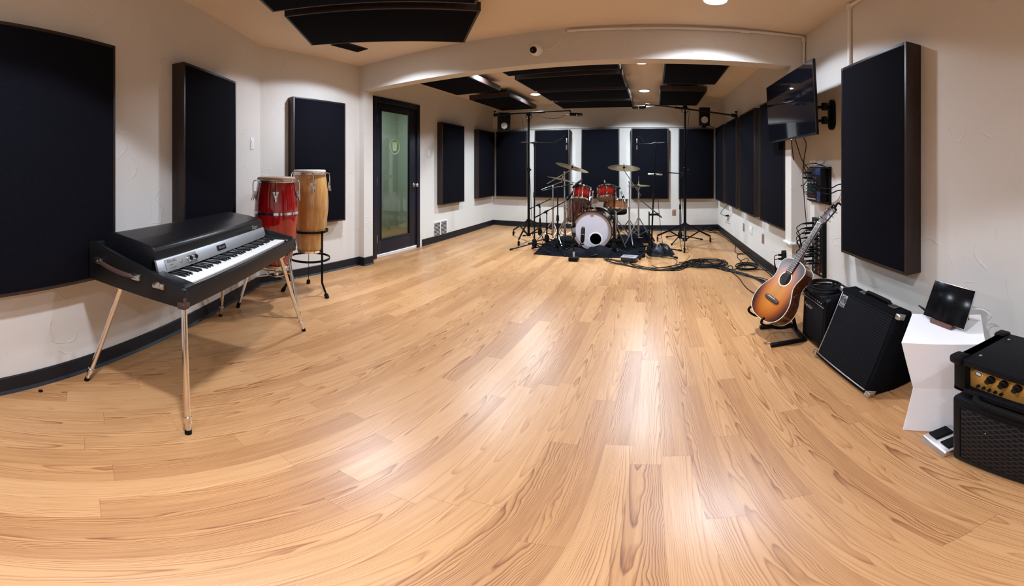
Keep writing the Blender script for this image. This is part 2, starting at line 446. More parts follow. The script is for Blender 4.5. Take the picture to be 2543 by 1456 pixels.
# hall behind the glazed door
HX = -4.75
MT['hall'] = plain('pale green hall paint', (0.55, 0.58, 0.55), 0.7, var=0.04)
for nm, lo, hi, m in (('wall_hall_far', (HX - 0.1, 2.3, 0), (HX, 5.6, CEIL), 'hall'), ('wall_hall_near', (HX, 2.2, 0), (XLR - TH, 2.3, CEIL), 'hall'),
                      ('wall_hall_end', (HX, 5.6, 0), (XLR - TH, 5.7, CEIL), 'hall')):
    b = MB(); b.bx(lo, hi); struct(nm, b, MT[m])

# ------------------------------------------------------------------ ceiling downlights
b = MB(); b.lathe([(0.098, 0.0), (0.098, -0.005), (0.082, -0.008), (0.079, -0.002), (0.079, 0.0)], 40)
LIGHT_LABELS = ['round downlight over the open floor in front of the right wall', 'round downlight hidden above the angled ceiling panel by the left wall',
    'round downlight just behind the ceiling beam between two panel rows', 'round downlight behind the beam near the glazed door',
    'round downlight between the long and short ceiling panel rows over the drums', 'round downlight beside the left ceiling panels over the drum kit',
    'round downlight overhead between the camera and the electric piano', 'round downlight behind the camera by the angled wall', 'added fill downlight behind the camera by the right wall']
trim0 = None
for (lx, ly, lz, pw, half, cpow), lb in zip(DOWNLIGHTS, LIGHT_LABELS):
    t = thing('ceiling_light', lb, 'ceiling light', (lx, ly, CEIL), 0, 'recessed ceiling downlights')
    if trim0 is None:
        trim0 = put('trim_ring', b, MT['white_metal'], t)
        d = MB(); d.lathe([(0.079, -0.0035), (0.0, -0.0035)], 40); dif0 = put('diffuser', d, MT['lamp'], t)
    else:
        for s in (trim0, dif0):
            c = s.copy(); COL.objects.link(c); c.parent = t; MW[c] = MW[t]
    ld = bpy.data.lights.new('downlight_lamp', 'SPOT'); ld.energy = pw; ld.color = LAMP_COL if ly < 4 else LAMP_COL_REAR; ld.spot_size = radians(2 * half)
    ld.spot_blend = 0.12; ld.shadow_soft_size = 0.07
    ld.use_nodes = True; nt = ld.node_tree; em = nt.nodes['Emission']          # photometric curve of the reflector: peaked straight down
    tc = nt.nodes.new('ShaderNodeTexCoord'); sx = nt.nodes.new('ShaderNodeSeparateXYZ'); ab = nt.nodes.new('ShaderNodeMath'); pwn = nt.nodes.new('ShaderNodeMath')
    ab.operation = 'ABSOLUTE'; pwn.operation = 'POWER'; pwn.inputs[1].default_value = cpow
    nt.links.new(tc.outputs['Normal'], sx.inputs[0]); nt.links.new(sx.outputs[2], ab.inputs[0]); nt.links.new(ab.outputs[0], pwn.inputs[0]); nt.links.new(pwn.outputs[0], em.inputs['Strength'])
    lo = bpy.data.objects.new('downlight_lamp', ld); COL.objects.link(lo); lo.parent = t; lo.location = V(lx, ly, lz) - MW[t].translation
ld = bpy.data.lights.new('hall_lamp', 'AREA'); ld.energy = 17; ld.color = (0.86, 1.0, 0.90); ld.size = 0.5
lo = bpy.data.objects.new('hall_lamp', ld); COL.objects.link(lo); lo.location = (-4.1, 4.2, CEIL - 0.03)

# ------------------------------------------------------------------ acoustic panels
def panel_mesh(w, h, th):
    """front faces -Y in local axes, base centre at the origin, back on the wall at y = 0."""
    f = MB(); t = 0.022
    f.bx((-w / 2, -th, 0), (-w / 2 + t, 0, h), 0.003); f.bx((w / 2 - t, -th, 0), (w / 2, 0, h), 0.003)
    f.bx((-w / 2 + t, -th, 0), (w / 2 - t, 0, t), 0.003); f.bx((-w / 2 + t, -th, h - t), (w / 2 - t, 0, h), 0.003)
    g = MB(); g.bx((-w / 2 + t - 0.004, -th - 0.003, t - 0.004), (w / 2 - t + 0.004, -0.004, h - t + 0.004), 0.004)
    return f, g
def wall_panel(label, w, h, loc, rz, group, th=0.1):
    o = thing('acoustic_baffle', label, 'acoustic panel', loc, rz, group)
    f, g = panel_mesh(w, h, th)
    put('frame', f, MT['walnut'], o); put('fabric_face', g, MT['fabric'], o)
    return o
PZ, PH = 0.61, 1.31
# rotation: local -Y is the room side.  angled wall normal NRM -> angle
RZ_ANG = atan2(NRM.y, NRM.x) + pi / 2
GW = 'black fabric wall panels'
p = aw(0.135, 0, 0.612); wall_panel('wide black acoustic panel at the left edge behind the electric piano', 0.96, 1.258, p, RZ_ANG, GW, 0.10)
p = aw(1.56, 0, 0.60); wall_panel('black acoustic panel on the angled wall rising behind the electric piano lid', 0.70, 1.31, p, RZ_ANG, GW)
wall_panel('black acoustic panel on the left wall behind the congas', 0.70, 1.33, (XL, 2.37, 0.60), pi / 2, GW)
wall_panel('black acoustic panel between the glazed door and the corner', 0.70, 1.315, (XLR, 5.14, 0.605), pi / 2, GW)
wall_panel('black acoustic panel on the left wall meeting the back corner', 0.70, 1.30, (XLR, 6.375, 0.615), pi / 2, GW)
for lb, x0, x1 in (('black acoustic panel at the left end of the back wall', -3.135, -2.46), ('black acoustic panel on the back wall behind the tall thin mic stand', -2.303, -1.605),
                   ('black acoustic panel on the back wall straight behind the kick drum', -1.374, -0.657),
                   ('black acoustic panel on the back wall behind the hi-hat', -0.43, 0.265), ('black acoustic panel at the right end of the back wall', 0.455, 1.115)):
    wall_panel(lb, x1 - x0, PH + 0.01, ((x0 + x1) / 2, YBACK, PZ), 0, GW)
for lb, y0, y1, zz in (('black acoustic panel on the right wall nearest the back corner', 5.91, 6.60, 0.61), ('second black acoustic panel along the right wall from the back corner', 5.04, 5.70, 0.61),
                   ('third black acoustic panel along the right wall from the back corner', 4.16, 4.84, 0.605), ('black acoustic panel on the right wall ending at the pillar below the television', 3.195, 3.94, 0.60)):
    wall_panel(lb, y1 - y0, PH, (xrr((y0 + y1) / 2), (y0 + y1) / 2, zz), RZ_RR, GW, 0.10)
wall_panel('big black acoustic panel on the right wall above the amplifiers', 0.70, 1.285, (XR, 1.83, 0.61), -pi / 2, GW, 0.105)
GC = 'black fabric ceiling panels'
def ceil_panel(label, cx, cy, w, l, rz=0.0, zb=2.30, th=0.075):
    o = thing('ceiling_baffle', label, 'acoustic panel', (cx, cy, zb), rz, GC)
    f = MB(); t = 0.022
    f.bx((-w / 2, -l / 2, 0), (-w / 2 + t, l / 2, th), 0.003); f.bx((w / 2 - t, -l / 2, 0), (w / 2, l / 2, th), 0.003)
    f.bx((-w / 2 + t, -l / 2, 0), (w / 2 - t, -l / 2 + t, th), 0.003); f.bx((-w / 2 + t, l / 2 - t, 0), (w / 2 - t, l / 2, th), 0.003)
    put('frame', f, MT['walnut'], o)
    g = MB(); g.bx((-w / 2 + t - 0.004, -l / 2 + t - 0.004, -0.002), (w / 2 - t + 0.004, l / 2 - t + 0.004, th - 0.004), 0.003)
    put('fabric_face', g, MT['fabric'], o)
    for sx in (-1, 1):
        for sy in (-1, 1):
            s = MB(); s.cyl((sx * w * 0.36, sy * l * 0.36, th - 0.006), (sx * w * 0.36, sy * l * 0.36, CEIL - zb), 0.008, n=8)
            put('standoff', s, MT['steel'], o)
    return o
RC = atan2(0.62, 0.78)
ceil_panel('black ceiling panel hung at an angle nearest the camera', -1.372, 1.345, 1.31, 0.70, RC)
ceil_panel('black ceiling panel hung at an angle next to the small black vent', -1.83, 2.0, 1.31, 0.70, RC)
ceil_panel('black ceiling panel along the left wall just behind the beam', -2.47, 4.04, 0.72, 1.32)
ceil_panel('black ceiling panel over the left back corner', -2.50, 5.765, 0.70, 1.29)
for i, (y0, y1, lb) in enumerate(((3.27, 3.965, 'wide black ceiling panel, first behind the beam'), (4.15, 4.90, 'wide black ceiling panel, second behind the beam'),
                                  (5.03, 5.73, 'wide black ceiling panel, third behind the beam'), (5.885, 6.57, 'wide black ceiling panel, nearest the back wall'))):
    ceil_panel(lb, -1.02, (y0 + y1) / 2, 1.31, y1 - y0)
ceil_panel('black ceiling panel right of the downlights just behind the beam', 0.447, 4.03, 0.69, 1.34)
ceil_panel('black ceiling panel right of the downlights near the back wall', 0.415, 5.765, 0.67, 1.24)
o = thing('ceiling_vent', 'small black ceiling vent slot beside the angled ceiling panel', 'vent', (-2.69, 2.43, CEIL))
b = MB(); b.bx((-0.078, -0.18, -0.008), (-0.066, 0.18, 0), 0.002); b.bx((0.066, -0.18, -0.008), (0.078, 0.18, 0), 0.002)
b.bx((-0.066, -0.18, -0.008), (0.066, -0.168, 0), 0.002); b.bx((-0.066, 0.168, -0.008), (0.066, 0.18, 0), 0.002); put('frame', b, MT['black_metal'], o)
b = MB(); b.bx((-0.066, -0.168, -0.003), (0.066, 0.168, 0))
for i in range(9): b.box((-0.056 + i * 0.014, 0, -0.004), (0.003, 0.33, 0.006))
put('louver', b, MT['black_metal'], o)

# ------------------------------------------------------------------ glazed door
MT['glass'] = None
t = NT('door glass'); t.bc(t.mix(t.noise(t.pos(), 3.0), (0.80, 0.93, 0.86), (0.76, 0.91, 0.84))); t.p(rough=0.02, trans=1.0, ior=1.45); MT['glass'] = t.m
MT['decal'] = plain('pale green decal', (0.42, 0.60, 0.34), 0.6, var=0.05)
b = MB(); fx0, fx1 = XLR - TH, XLR + 0.016
b.bx((fx0, DY0 - 0.02, 0), (fx1, DY0 + 0.062, DZ + 0.015), 0.004); b.bx((fx0, DY1 - 0.062, 0), (fx1, DY1 + 0.005, DZ + 0.015), 0.004)
b.bx((fx0, DY0 + 0.062, DZ - 0.06), (fx1, DY1 - 0.062, DZ + 0.015), 0.004)
struct('door_frame_1', b, MT['door'])
SY0, SY1, SX = DY0 + 0.066, DY1 - 0.066, XLR - 0.005          # slab
GY0, GY1, GZ0, GZ1 = 3.495, 4.10, 0.243, 1.955
b = MB()
b.bx((SX - 0.045, SY0, 0.035), (SX, GY0, DZ - 0.064), 0.003); b.bx((SX - 0.045, GY1, 0.035), (SX, SY1, DZ - 0.064), 0.003)
b.bx((SX - 0.045, GY0, 0.035), (SX, GY1, GZ0), 0.003); b.bx((SX - 0.045, GY0, GZ1), (SX, GY1, DZ - 0.064), 0.003)
door = struct('door_1', b, MT['door'])
b = MB()
for lo, hi in (((GY0 - 0.012, GZ0 - 0.012), (GY0 + 0.010, GZ1 + 0.012)), ((GY1 - 0.010, GZ0 - 0.012), (GY1 + 0.012, GZ1 + 0.012)),
               ((GY0 + 0.010, GZ0 - 0.012), (GY1 - 0.010, GZ0 + 0.010)), ((GY0 + 0.010, GZ1 - 0.010), (GY1 - 0.010, GZ1 + 0.012))):
    b.bx((SX - 0.004, lo[0], lo[1]), (SX + 0.007, hi[0], hi[1]), 0.003)
put('glazing_bead', b, MT['door'], door)
b = MB(); b.bx((SX - 0.026, GY0, GZ0), (SX - 0.020, GY1, GZ1)); pane = put('glass_pane', b, MT['glass'], door)
LC = V(SX - 0.0185, 3.785, 1.485)
b = MB(); b.torus(LC, 0.102, 0.0075, (1, 0, 0), 40, 6)
b.prism([(-0.036, -0.058), (0.036, -0.058), (0.056, 0.056), (0.030, 0.070), (-0.02, 0.058), (-0.056, 0.066)], 0, 0.003, frame4(LC, (1, 0, 0), (0, 1, 0)))
lg = put('round_logo_decal', b, MT['decal'], pane); lg['label'] = 'pale green round emblem on the glass'
b = MB(); ky, kz = 4.195, 0.945
b.cyl((SX - 0.001, ky, kz), (SX + 0.010, ky, kz), 0.032, n=24, bev=0.003); b.cyl((SX + 0.008, ky, kz), (SX + 0.04, ky, kz), 0.012)
b.sphere((SX + 0.058, ky, kz), 0.029, 20, (0.8, 1, 1)); put('door_knob', b, MT['nickel'], door)
for hz in (0.26, 1.02, 1.83):
    b = MB(); b.cyl((SX + 0.010, SY0 - 0.003, hz - 0.055), (SX + 0.010, SY0 - 0.003, hz + 0.055), 0.0085, n=10, bev=0.002)
    b.bx((SX + 0.0005, SY0 - 0.003, hz - 0.05), (SX + 0.004, SY0 + 0.022, hz + 0.05)); put('hinge', b, MT['nickel'], door)
b = MB(); b.bx((SX - 0.001, SY0 + 0.004, 0.006), (SX + 0.009, SY1 - 0.004, 0.045), 0.002); b.bx((SX + 0.009, SY0 + 0.004, 0.030), (SX + 0.014, SY1 - 0.004, 0.043), 0.002)
put('door_sweep', b, MT['white_plastic'], door)
b = MB(); b.bx((XLR - TH, DY0 + 0.062, 0), (XLR + 0.0, DY1 - 0.062, 0.006), 0.002); struct('trim_3', b, MT['white_metal'])

# ------------------------------------------------------------------ wall plates, register, conduit, camera
def plate_frame(p, n):
    """frame on a wall: Z out of the wall, Y up."""
    n = V(n); x = V(0, 0, 1).cross(n).normalized()
    m = Matrix((x, V(0, 0, 1), n)).transposed().to_4x4(); m.translation = V(p); return m
def wall_switch(label, p, n, gangs=1, group=None):
    o = thing('light_switch', label, 'light switch', M=plate_frame(p, n), group=group)
    w = 0.07 + 0.046 * (gangs - 1)
    b = MB(); b.box((0, 0, 0.003), (w, 0.115, 0.006), 0.003); put('cover_plate', b, MT['white_plastic'], o)
    for g in range(gangs):
        x = (g - (gangs - 1) / 2) * 0.046
        b = MB(); b.box((x, 0, 0.007), (0.033, 0.066, 0.006), 0.0015, M4((0, 0, 0), 0, radians(4))); put('rocker', b, MT['white_plastic'], o)
        for sy in (-0.048, 0.048):
            b = MB(); b.cyl((x, sy, 0.004), (x, sy, 0.0075), 0.003, n=8); put('screw', b, MT['nickel'], o)
    return o
wall_switch('white light switch on the angled wall beside the black panel, by the corner', aw(2.392, 0, 1.426), NRM)
wall_switch('white light switch right of the glazed door', (XLR, 4.564, 1.417), (1, 0, 0))
MT['orange'] = plain('orange receptacle', (0.62, 0.12, 0.03), 0.4, var=0.05)
MT['plate_steel'] = plain('stainless plate', (0.42, 0.40, 0.38), 0.35, 0.9, var=0.08)
def outlet(label, p, n, face):
    o = thing('wall_outlet', label, 'outlet', M=plate_frame(p, n))
    b = MB(); b.box((0, 0, 0.003), (0.07, 0.115, 0.006), 0.003); put('cover_plate', b, MT['plate_steel'], o)
    for sy in (-1, 1):
        b = MB(); b.cyl((0, sy * 0.0195, 0.004), (0, sy * 0.0195, 0.010), 0.0165, n=20, bev=0.001)
        s = put('receptacle', b, MT[face], o)
        b = MB()
        for sx in (-1, 1): b.box((sx * 0.0063, sy * 0.0195 + 0.004, 0.0102), (0.0022, 0.008, 0.0012))
        b.cyl((0, sy * 0.0195 - 0.007, 0.0096), (0, sy * 0.0195 - 0.007, 0.0108), 0.0025, n=8); put('slot', b, MT['rubber'], s)
    b = MB(); b.cyl((0, 0, 0.005), (0, 0, 0.008), 0.003, n=8); put('screw', b, MT['nickel'], o)
    return o
outlet('orange outlet on the back wall between two black panels', (0.371, YBACK, 0.347), (0, -1, 0), 'orange')
MT['grey_plastic'] = plain('grey receptacle', (0.35, 0.33, 0.31), 0.45, var=0.05)
outlet('steel outlet low on the right wall with a black plug, nearest the back corner', (1.228,5.99,0.35), (-1, 0, 0), 'grey_plastic')
outlet('steel outlet low on the right wall left of the white double switch', (1.249,4.989,0.346), (-1, 0, 0), 'grey_plastic')
wall_switch('white double switch plate low on the right wall under the third panel', (1.257,4.628,0.365), (-1, 0, 0), 2)
outlet('orange outlet low on the right wall under the last black panel', (1.268,4.123,0.345), (-1, 0, 0), 'orange')
# plugged cord at the first right-hand outlet
o = thing('power_plug', 'black power plug with looping cord in the outlet near the back corner', 'plug', (1.2,5.853,0.396))
PP = V((1.2,5.886,0.399))
b = MB(); b.cyl(PP + V(0.02, 0, 0), PP + V(-0.035, 0.012, 0), 0.016, 0.011, n=12, bev=0.002); put('plug_body', b, MT['rubber'], o, True)
b = MB(); b.tube([PP + V(-0.03, 0.01, 0), (1.14,5.856,0.404), (1.13,6.129,0.411), (1.13,5.909,0.506), (1.15,5.673,0.603), (1.16,5.755,0.667)], 0.0045, 6); put('cord', b, MT['cable'], o, True)
# floor register
o = thing('wall_register', 'white slotted air register low on the wall right of the glazed door', 'vent', M=plate_frame((XLR, 4.8825, 0.195), (1, 0, 0)))
b = MB(); W2, H2 = 0.205, 0.145
for lo, hi in (((-W2, -H2), (-W2 + 0.022, H2)), ((W2 - 0.022, -H2), (W2, H2)), ((-W2 + 0.022, -H2), (W2 - 0.022, -H2 + 0.022)), ((-W2 + 0.022, H2 - 0.022), (W2 - 0.022, H2)), ((-0.009, -H2 + 0.022), (0.009, H2 - 0.022))):
    b.bx((lo[0], lo[1], 0), (hi[0], hi[1], 0.007), 0.002)
put('frame', b, MT['white_metal'], o)
b = MB(); b.bx((-W2 + 0.02, -H2 + 0.02, 0.0), (W2 - 0.02, H2 - 0.02, 0.001)); put('duct_opening', b, MT['rubber'], o)
b = MB()
for i in range(11):
    y = -H2 + 0.032 + i * 0.0226
    for sx in (-1, 1): b.box((sx * 0.096, y, 0.004), (0.172, 0.012, 0.002), 0, Matrix.Translation((0, y, 0.004)) @ Matrix.Rotation(radians(28), 4, 'X') @ Matrix.Translation((0, -y, -0.004)))
put('louver', b, MT['white_metal'], o)
# ceiling-line conduit on the beam, and the one on the right wall
b = MB(); r = 0.012; yb = YB0 - 0.015
b.tube([(-0.723,3.015,2.423), (-0.083,3.015,2.413), (1.29, yb, 2.428)], r, 10, 3)
b.tube([(1.29, yb, 2.428), (1.308, yb, 2.42), (1.312, yb, 2.40), (1.312, yb, 2.05)], r, 10, 3)
for p in ((-0.695,3.015,2.42), (-0.15,3.015,2.414), (0.765,3.015,2.419)): b.cyl(V(p) - V(0.04, 0, 0), V(p) + V(0.04, 0, 0), 0.0155, n=10, bev=0.003)
b.box((1.309, yb, 2.40), (0.034, 0.03, 0.05), 0.006)
single('conduit', b, MT['pipe'], 'thin painted conduit running along the top of the ceiling beam', 'conduit')
b = MB(); xc = XR - 0.015
b.tube([(xc, -1.5, 2.42), (xc, 2.20, 2.42)], 0.015, 10, 1); b.box((xc, 2.215, 2.415), (0.036, 0.045, 0.045), 0.006); b.tube([(xc, 2.215, 2.40), (xc, 2.215, 1.6)], 0.015, 10, 1)
single('conduit', b, MT['pipe'], 'painted conduit dropping down the right wall behind the big black panel', 'conduit')
o = thing('security_camera', 'white round security camera with black lens on the beam face', 'camera', (-1.013,3.03,2.264))
CP = V((-1.013,3.03,2.264)); cd = V(-0.25, -0.9, -0.30).normalized()
b = MB(); b.cyl(CP, CP + V(0, -0.018, 0), 0.058, 0.055, n=28, bev=0.004); b.sphere(CP + V(0, -0.02, 0), 0.052, 24); put('dome', b, MT['white_plastic'], o, True)
b = MB(); q = CP + V(0, -0.02, 0) + cd * 0.035; b.cyl(q, q + cd * 0.0205, 0.033, 0.030, n=24, bev=0.003); lensb = put('lens_ring', b, MT['black_plastic'], o, True)
b = MB(); b.sphere(q + cd * 0.018, 0.012, 16); put('lens', b, MT['lens'], lensb, True)
b = MB(); b.tube([CP + V(0.05, -0.008, 0.0), (-0.896,3.02,2.261), (-0.831,3.02,2.294), (-0.795,3.02,2.345), (-0.767,3.02,2.397), (-0.724,3.02,2.421)], 0.003, 6); put('cable', b, MT['pipe'], o, True)
b = MB(); b.cyl((-0.744,3.03,2.282), V((-0.744,3.03,2.282)) + V(0, -0.004, 0), 0.006, n=10); b.tube([(-0.768,3.025,2.348), (-0.742,3.022,2.317), (-0.743,3.025,2.284)], 0.002, 6)
single('wire_stub', b, MT['pipe'], 'short loose wire beside the security camera on the beam', 'wire')
b = MB(); b.lathe([(0, 0), (0.012, 0), (0.010, 0.006), (0, 0.008)], 14, M4((-1.69,-0.192,0)))
single('floor_screw', b, MT['rubber'], 'tiny black cap on the floor by the left baseboard', 'cap')

# ------------------------------------------------------------------ electric piano
MT['tolex'] = plain('worn black tolex', (0.008, 0.0065, 0.0065), 0.45, spec=0.3, vs=160, bump=0.0008, var=0.35)
MT['vinyl'] = plain('black vinyl lid', (0.006, 0.006, 0.007), 0.32, spec=0.35, vs=240, bump=0.0003)
MT['alu'] = plain('brushed aluminium rail', (0.60, 0.60, 0.62), 0.38, 0.85, var=0.06, vs=20, stretch=(1, 40, 40))
MT['ivory'] = plain('white key tops', (0.82, 0.80, 0.75), 0.22, var=0.03)
MT['keywood'] = plain('key fronts', (0.62, 0.52, 0.42), 0.45, var=0.1)
MT['ebony'] = plain('black key tops', (0.008, 0.008, 0.008), 0.18)
MT['leather'] = plain('brown leather corner', (0.050, 0.022, 0.016), 0.5, vs=60, bump=0.001, var=0.3)
MT['grey_plate'] = plain('grey control plate', (0.26, 0.25, 0.23), 0.4, 0.3, var=0.06)
MT['letter_dark'] = plain('dark lettering', (0.012, 0.012, 0.012), 0.5)
MT['letter_silver'] = plain('silver lettering', (0.55, 0.55, 0.55), 0.3, 0.8)
MT['chrome_warm'] = plain('chromed steel leg', (0.78, 0.74, 0.69), 0.14, 1.0, var=0.05)
P = thing('electric_piano', 'black electric piano on splayed chrome legs with its keys facing the room', 'electric piano', (-1.929, 0.717, 0), atan2(U.y, U.x))
X0, X1 = -0.635, 0.59; YF, YK = -0.29, 0.29; ZB = 0.635
b = MB()
side = [(YF, ZB), (YK, ZB + 0.008), (YK, 0.832), (YK - 0.03, 0.836), (YF + 0.02, 0.722), (YF, 0.712)]
Mx = Matrix(((0, 0, 1, 0), (1, 0, 0, 0), (0, 1, 0, 0), (0, 0, 0, 1)))           # prism XY -> YZ, extrude -> X
b.prism(side, X0, X0 + 0.022, Mx, 0.004); b.prism(side, X1 - 0.022, X1, Mx, 0.004)
b.bx((X0 + 0.02, YF, ZB), (X1 - 0.02, YF + 0.024, 0.712), 0.004); b.bx((X0 + 0.02, YK - 0.02, ZB), (X1 - 0.02, YK, 0.83), 0.004)
b.bx((X0 + 0.02, YF + 0.02, ZB), (X1 - 0.02, YK - 0.01, ZB + 0.016))
put('case', b, MT['tolex'], P)
b = MB()                                                                         # vinyl edging on the case rim
for x in (X0 + 0.011, X1 - 0.011): b.bar((x, YK - 0.03, 0.837), (x, YF + 0.018, 0.7225), 0.022, 0.004)
b.bx((X0, YF, 0.7105), (X1, YF + 0.024, 0.7145), 0.001); put('rim_edging', b, MT['vinyl'], P)
for x in (X0, X1):
    b = MB(); s = -1 if x == X0 else 1
    b.box((x - s * 0.014, YF + 0.016, ZB + 0.012), (0.040, 0.040, 0.032), 0.009); b.box((x - s * 0.003, YF + 0.003, 0.662), (0.012, 0.012, 0.045), 0.005)
    put('corner_guard', b, MT['leather'], P)
LX0, LX1 = -0.552, 0.54
lid = [(0.285, 0.66), (0.285, 0.80), (0.27, 0.85), (0.235, 0.874), (0.19, 0.880), (0.06, 0.866), (-0.045, 0.848), (-0.060, 0.840), (-0.066, 0.825), (-0.070, 0.786), (-0.04, 0.78), (-0.04, 0.66)]
b = MB(); b.prism(lid[::-1], LX0, LX1, Mx, 0.006); ld_ = put('lid', b, MT['vinyl'], P, ang=50)
text('lid_script', 'Stage', MT['letter_silver'], ld_, Matrix(((1, 0, 0, 0.40), (0, 0.16, -0.987, -0.0715), (0, 0.987, 0.16, 0.808), (0, 0, 0, 1))), 0.035, 0.0008, 0.35)
nrl = [(-0.072, 0.787), (-0.093, 0.726), (-0.079, 0.722), (-0.060, 0.787)]
b = MB(); b.prism(nrl, LX0, LX1, Mx, 0.001)
for i in range(24): pass
rail = put('name_rail', b, MT['alu'], P)
rn = V(0, -0.945, 0.326)                                                          # rail face normal
def on_rail(x, k, off=0.001):                                                     # k 0..1 up the face
    m = Matrix((V(1, 0, 0), V(0, 0.326, 0.945), rn)).transposed().to_4x4()
    m.translation = V(x, -0.093 + 0.021 * k, 0.726 + 0.061 * k) + rn * off; return m
b = MB(); b.box((0, 0, 0.001), (0.235, 0.052, 0.003), 0.001, on_rail(-0.385, 0.5)); cp = put('control_plate', b, MT['grey_plate'], P)
text('plate_lettering', 'Rhodes', MT['letter_dark'], cp, on_rail(-0.455, 0.72, 0.0032), 0.022)
text('plate_lettering', 'MARK I', MT['letter_dark'], cp, on_rail(-0.462, 0.45, 0.0032), 0.008)
text('plate_lettering', 'STAGE PIANO', MT['letter_dark'], cp, on_rail(-0.455, 0.22, 0.0032), 0.007)
b = MB(); m = on_rail(-0.392, 0.5); b.lathe([(0.007, 0.002), (0.007, 0.008), (0.003, 0.010), (0, 0.010)], 12, m); put('input_jack', b, MT['chrome'], cp)
for x in (-0.335, -0.293):
    m = on_rail(x, 0.5); b = MB(); b.lathe([(0.0165, 0.002), (0.0165, 0.007), (0.0125, 0.020), (0.0, 0.021)], 20, m); k = put('control_knob', b, MT['chrome'], cp)
    b = MB(); b.lathe([(0.0105, 0.0205), (0.009, 0.024), (0, 0.0245)], 16, m); put('knob_cap', b, MT['black_plastic'], k)
b = MB(); b.box((0, 0, 0.002), (0.082, 0.030, 0.005), 0.001, on_rail(-0.03, 0.52)); np_ = put('name_plate', b, MT['black_plastic'], P)
text('plate_lettering', 'Rhodes', MT['letter_silver'], np_, on_rail(-0.03, 0.52, 0.0052), 0.021)
# perforated grille pattern strip at the treble end of the rail is the rail's own brushed surface
KX0, KX1, KY0, KY1, KZ = -0.520, 0.520, -0.236, -0.080, 0.7125
nw = 43; kw = (KX1 - KX0) / nw
names = 'EFGABCD'
for i in range(nw):
    b = MB(); x = KX0 + i * kw
    b.mi = 0; b.bx((x + 0.0005, KY0, KZ - 0.008), (x + kw - 0.0005, KY1, KZ), 0.0008)
    b.mi = 1; b.bx((x + 0.0007, KY0 + 0.002, KZ - 0.034), (x + kw - 0.0007, KY1, KZ - 0.008))
    put('white_key', b, [MT['ivory'], MT['keywood']], P)
for i in range(nw - 1):
    if names[i % 7] in 'EB': continue
    b = MB(); x = KX0 + (i + 1) * kw
    b.prism([(KY1 - 0.097, KZ - 0.004), (KY1, KZ - 0.004), (KY1, KZ + 0.011), (KY1 - 0.088, KZ + 0.011)], x - 0.0052, x + 0.0052, Mx, 0.002); put('black_key', b, MT['ebony'], P)
for a, c in ((X0 + 0.022, KX0 - 0.001), (KX1 + 0.001, X1 - 0.022)):
    b = MB(); b.prism([(KY0 - 0.028, ZB + 0.016), (KY1 + 0.02, ZB + 0.016), (KY1 + 0.02, 0.742), (KY0 - 0.005, 0.716), (KY0 - 0.028, 0.705)], a, c, Mx, 0.003); put('cheek_block', b, MT['vinyl'], P)
b = MB(); b.bx((KX0, KY0 - 0.03, ZB + 0.014), (KX1, KY0 - 0.004, 0.690), 0.002); put('key_slip', b, MT['vinyl'], P)
# handle and latches on the near end
hx = X0 - 0.006
b = MB(); b.tube([(hx, 0.20, 0.752), (hx - 0.016, 0.16, 0.748), (hx - 0.02, 0.075, 0.736), (hx - 0.016, -0.005, 0.729), (hx, -0.04, 0.728)], 0.011, 8); put('carry_handle', b, MT['leather'], P)
for y, z in ((0.205, 0.753), (-0.045, 0.728)):
    b = MB(); b.box((hx - 0.004, y, z), (0.022, 0.05, 0.030), 0.006); b.cyl((hx - 0.015, y, z), (hx - 0.018, y, z), 0.006, n=10); put('handle_bracket', b, MT['nickel'], P)
b = MB(); b.box((hx, -0.165, 0.713), (0.016, 0.062, 0.026), 0.006); b.box((hx - 0.008, -0.165, 0.722), (0.008, 0.024, 0.02), 0.003); put('latch', b, MT['nickel'], P)
b = MB(); b.box((X1 + 0.005, -0.165, 0.713), (0.016, 0.062, 0.026), 0.006); put('latch', b, MT['nickel'], P)
for top, foot in (((-0.572, 0.125, ZB), (-0.625, 0.323, 0)), ((-0.575, -0.24, ZB), (-0.6545, -0.321, 0)), ((0.40, -0.25, ZB), (0.638, -0.333, 0)), ((0.44, 0.16, ZB), (0.641, 0.332, 0))):
    t_, f_ = V(top), V(foot); d = (f_ - t_)
    b = MB(); b.cyl(t_ + d * 0.0, t_ + d * 0.86, 0.0125, n=16); b.cyl(t_ + d * 0.845, t_ + d * 0.905, 0.0165, n=16, bev=0.003); b.cyl(t_ + d * 0.90, t_ + d * 0.975, 0.0105, n=16)
    leg = put('leg', b, MT['chrome_warm'], P)
    b = MB(); q = t_ + d * 0.962; b.cyl(q, (foot[0], foot[1], 0.0), 0.0135, n=14, bev=0.002); put('rubber_tip', b, MT['rubber'], leg)
    b = MB(); b.cyl(t_ + V(0, 0, 0.0), t_ + V(0, 0, -0.014), 0.032, n=18, bev=0.003); put('leg_flange', b, MT['chrome_warm'], P)

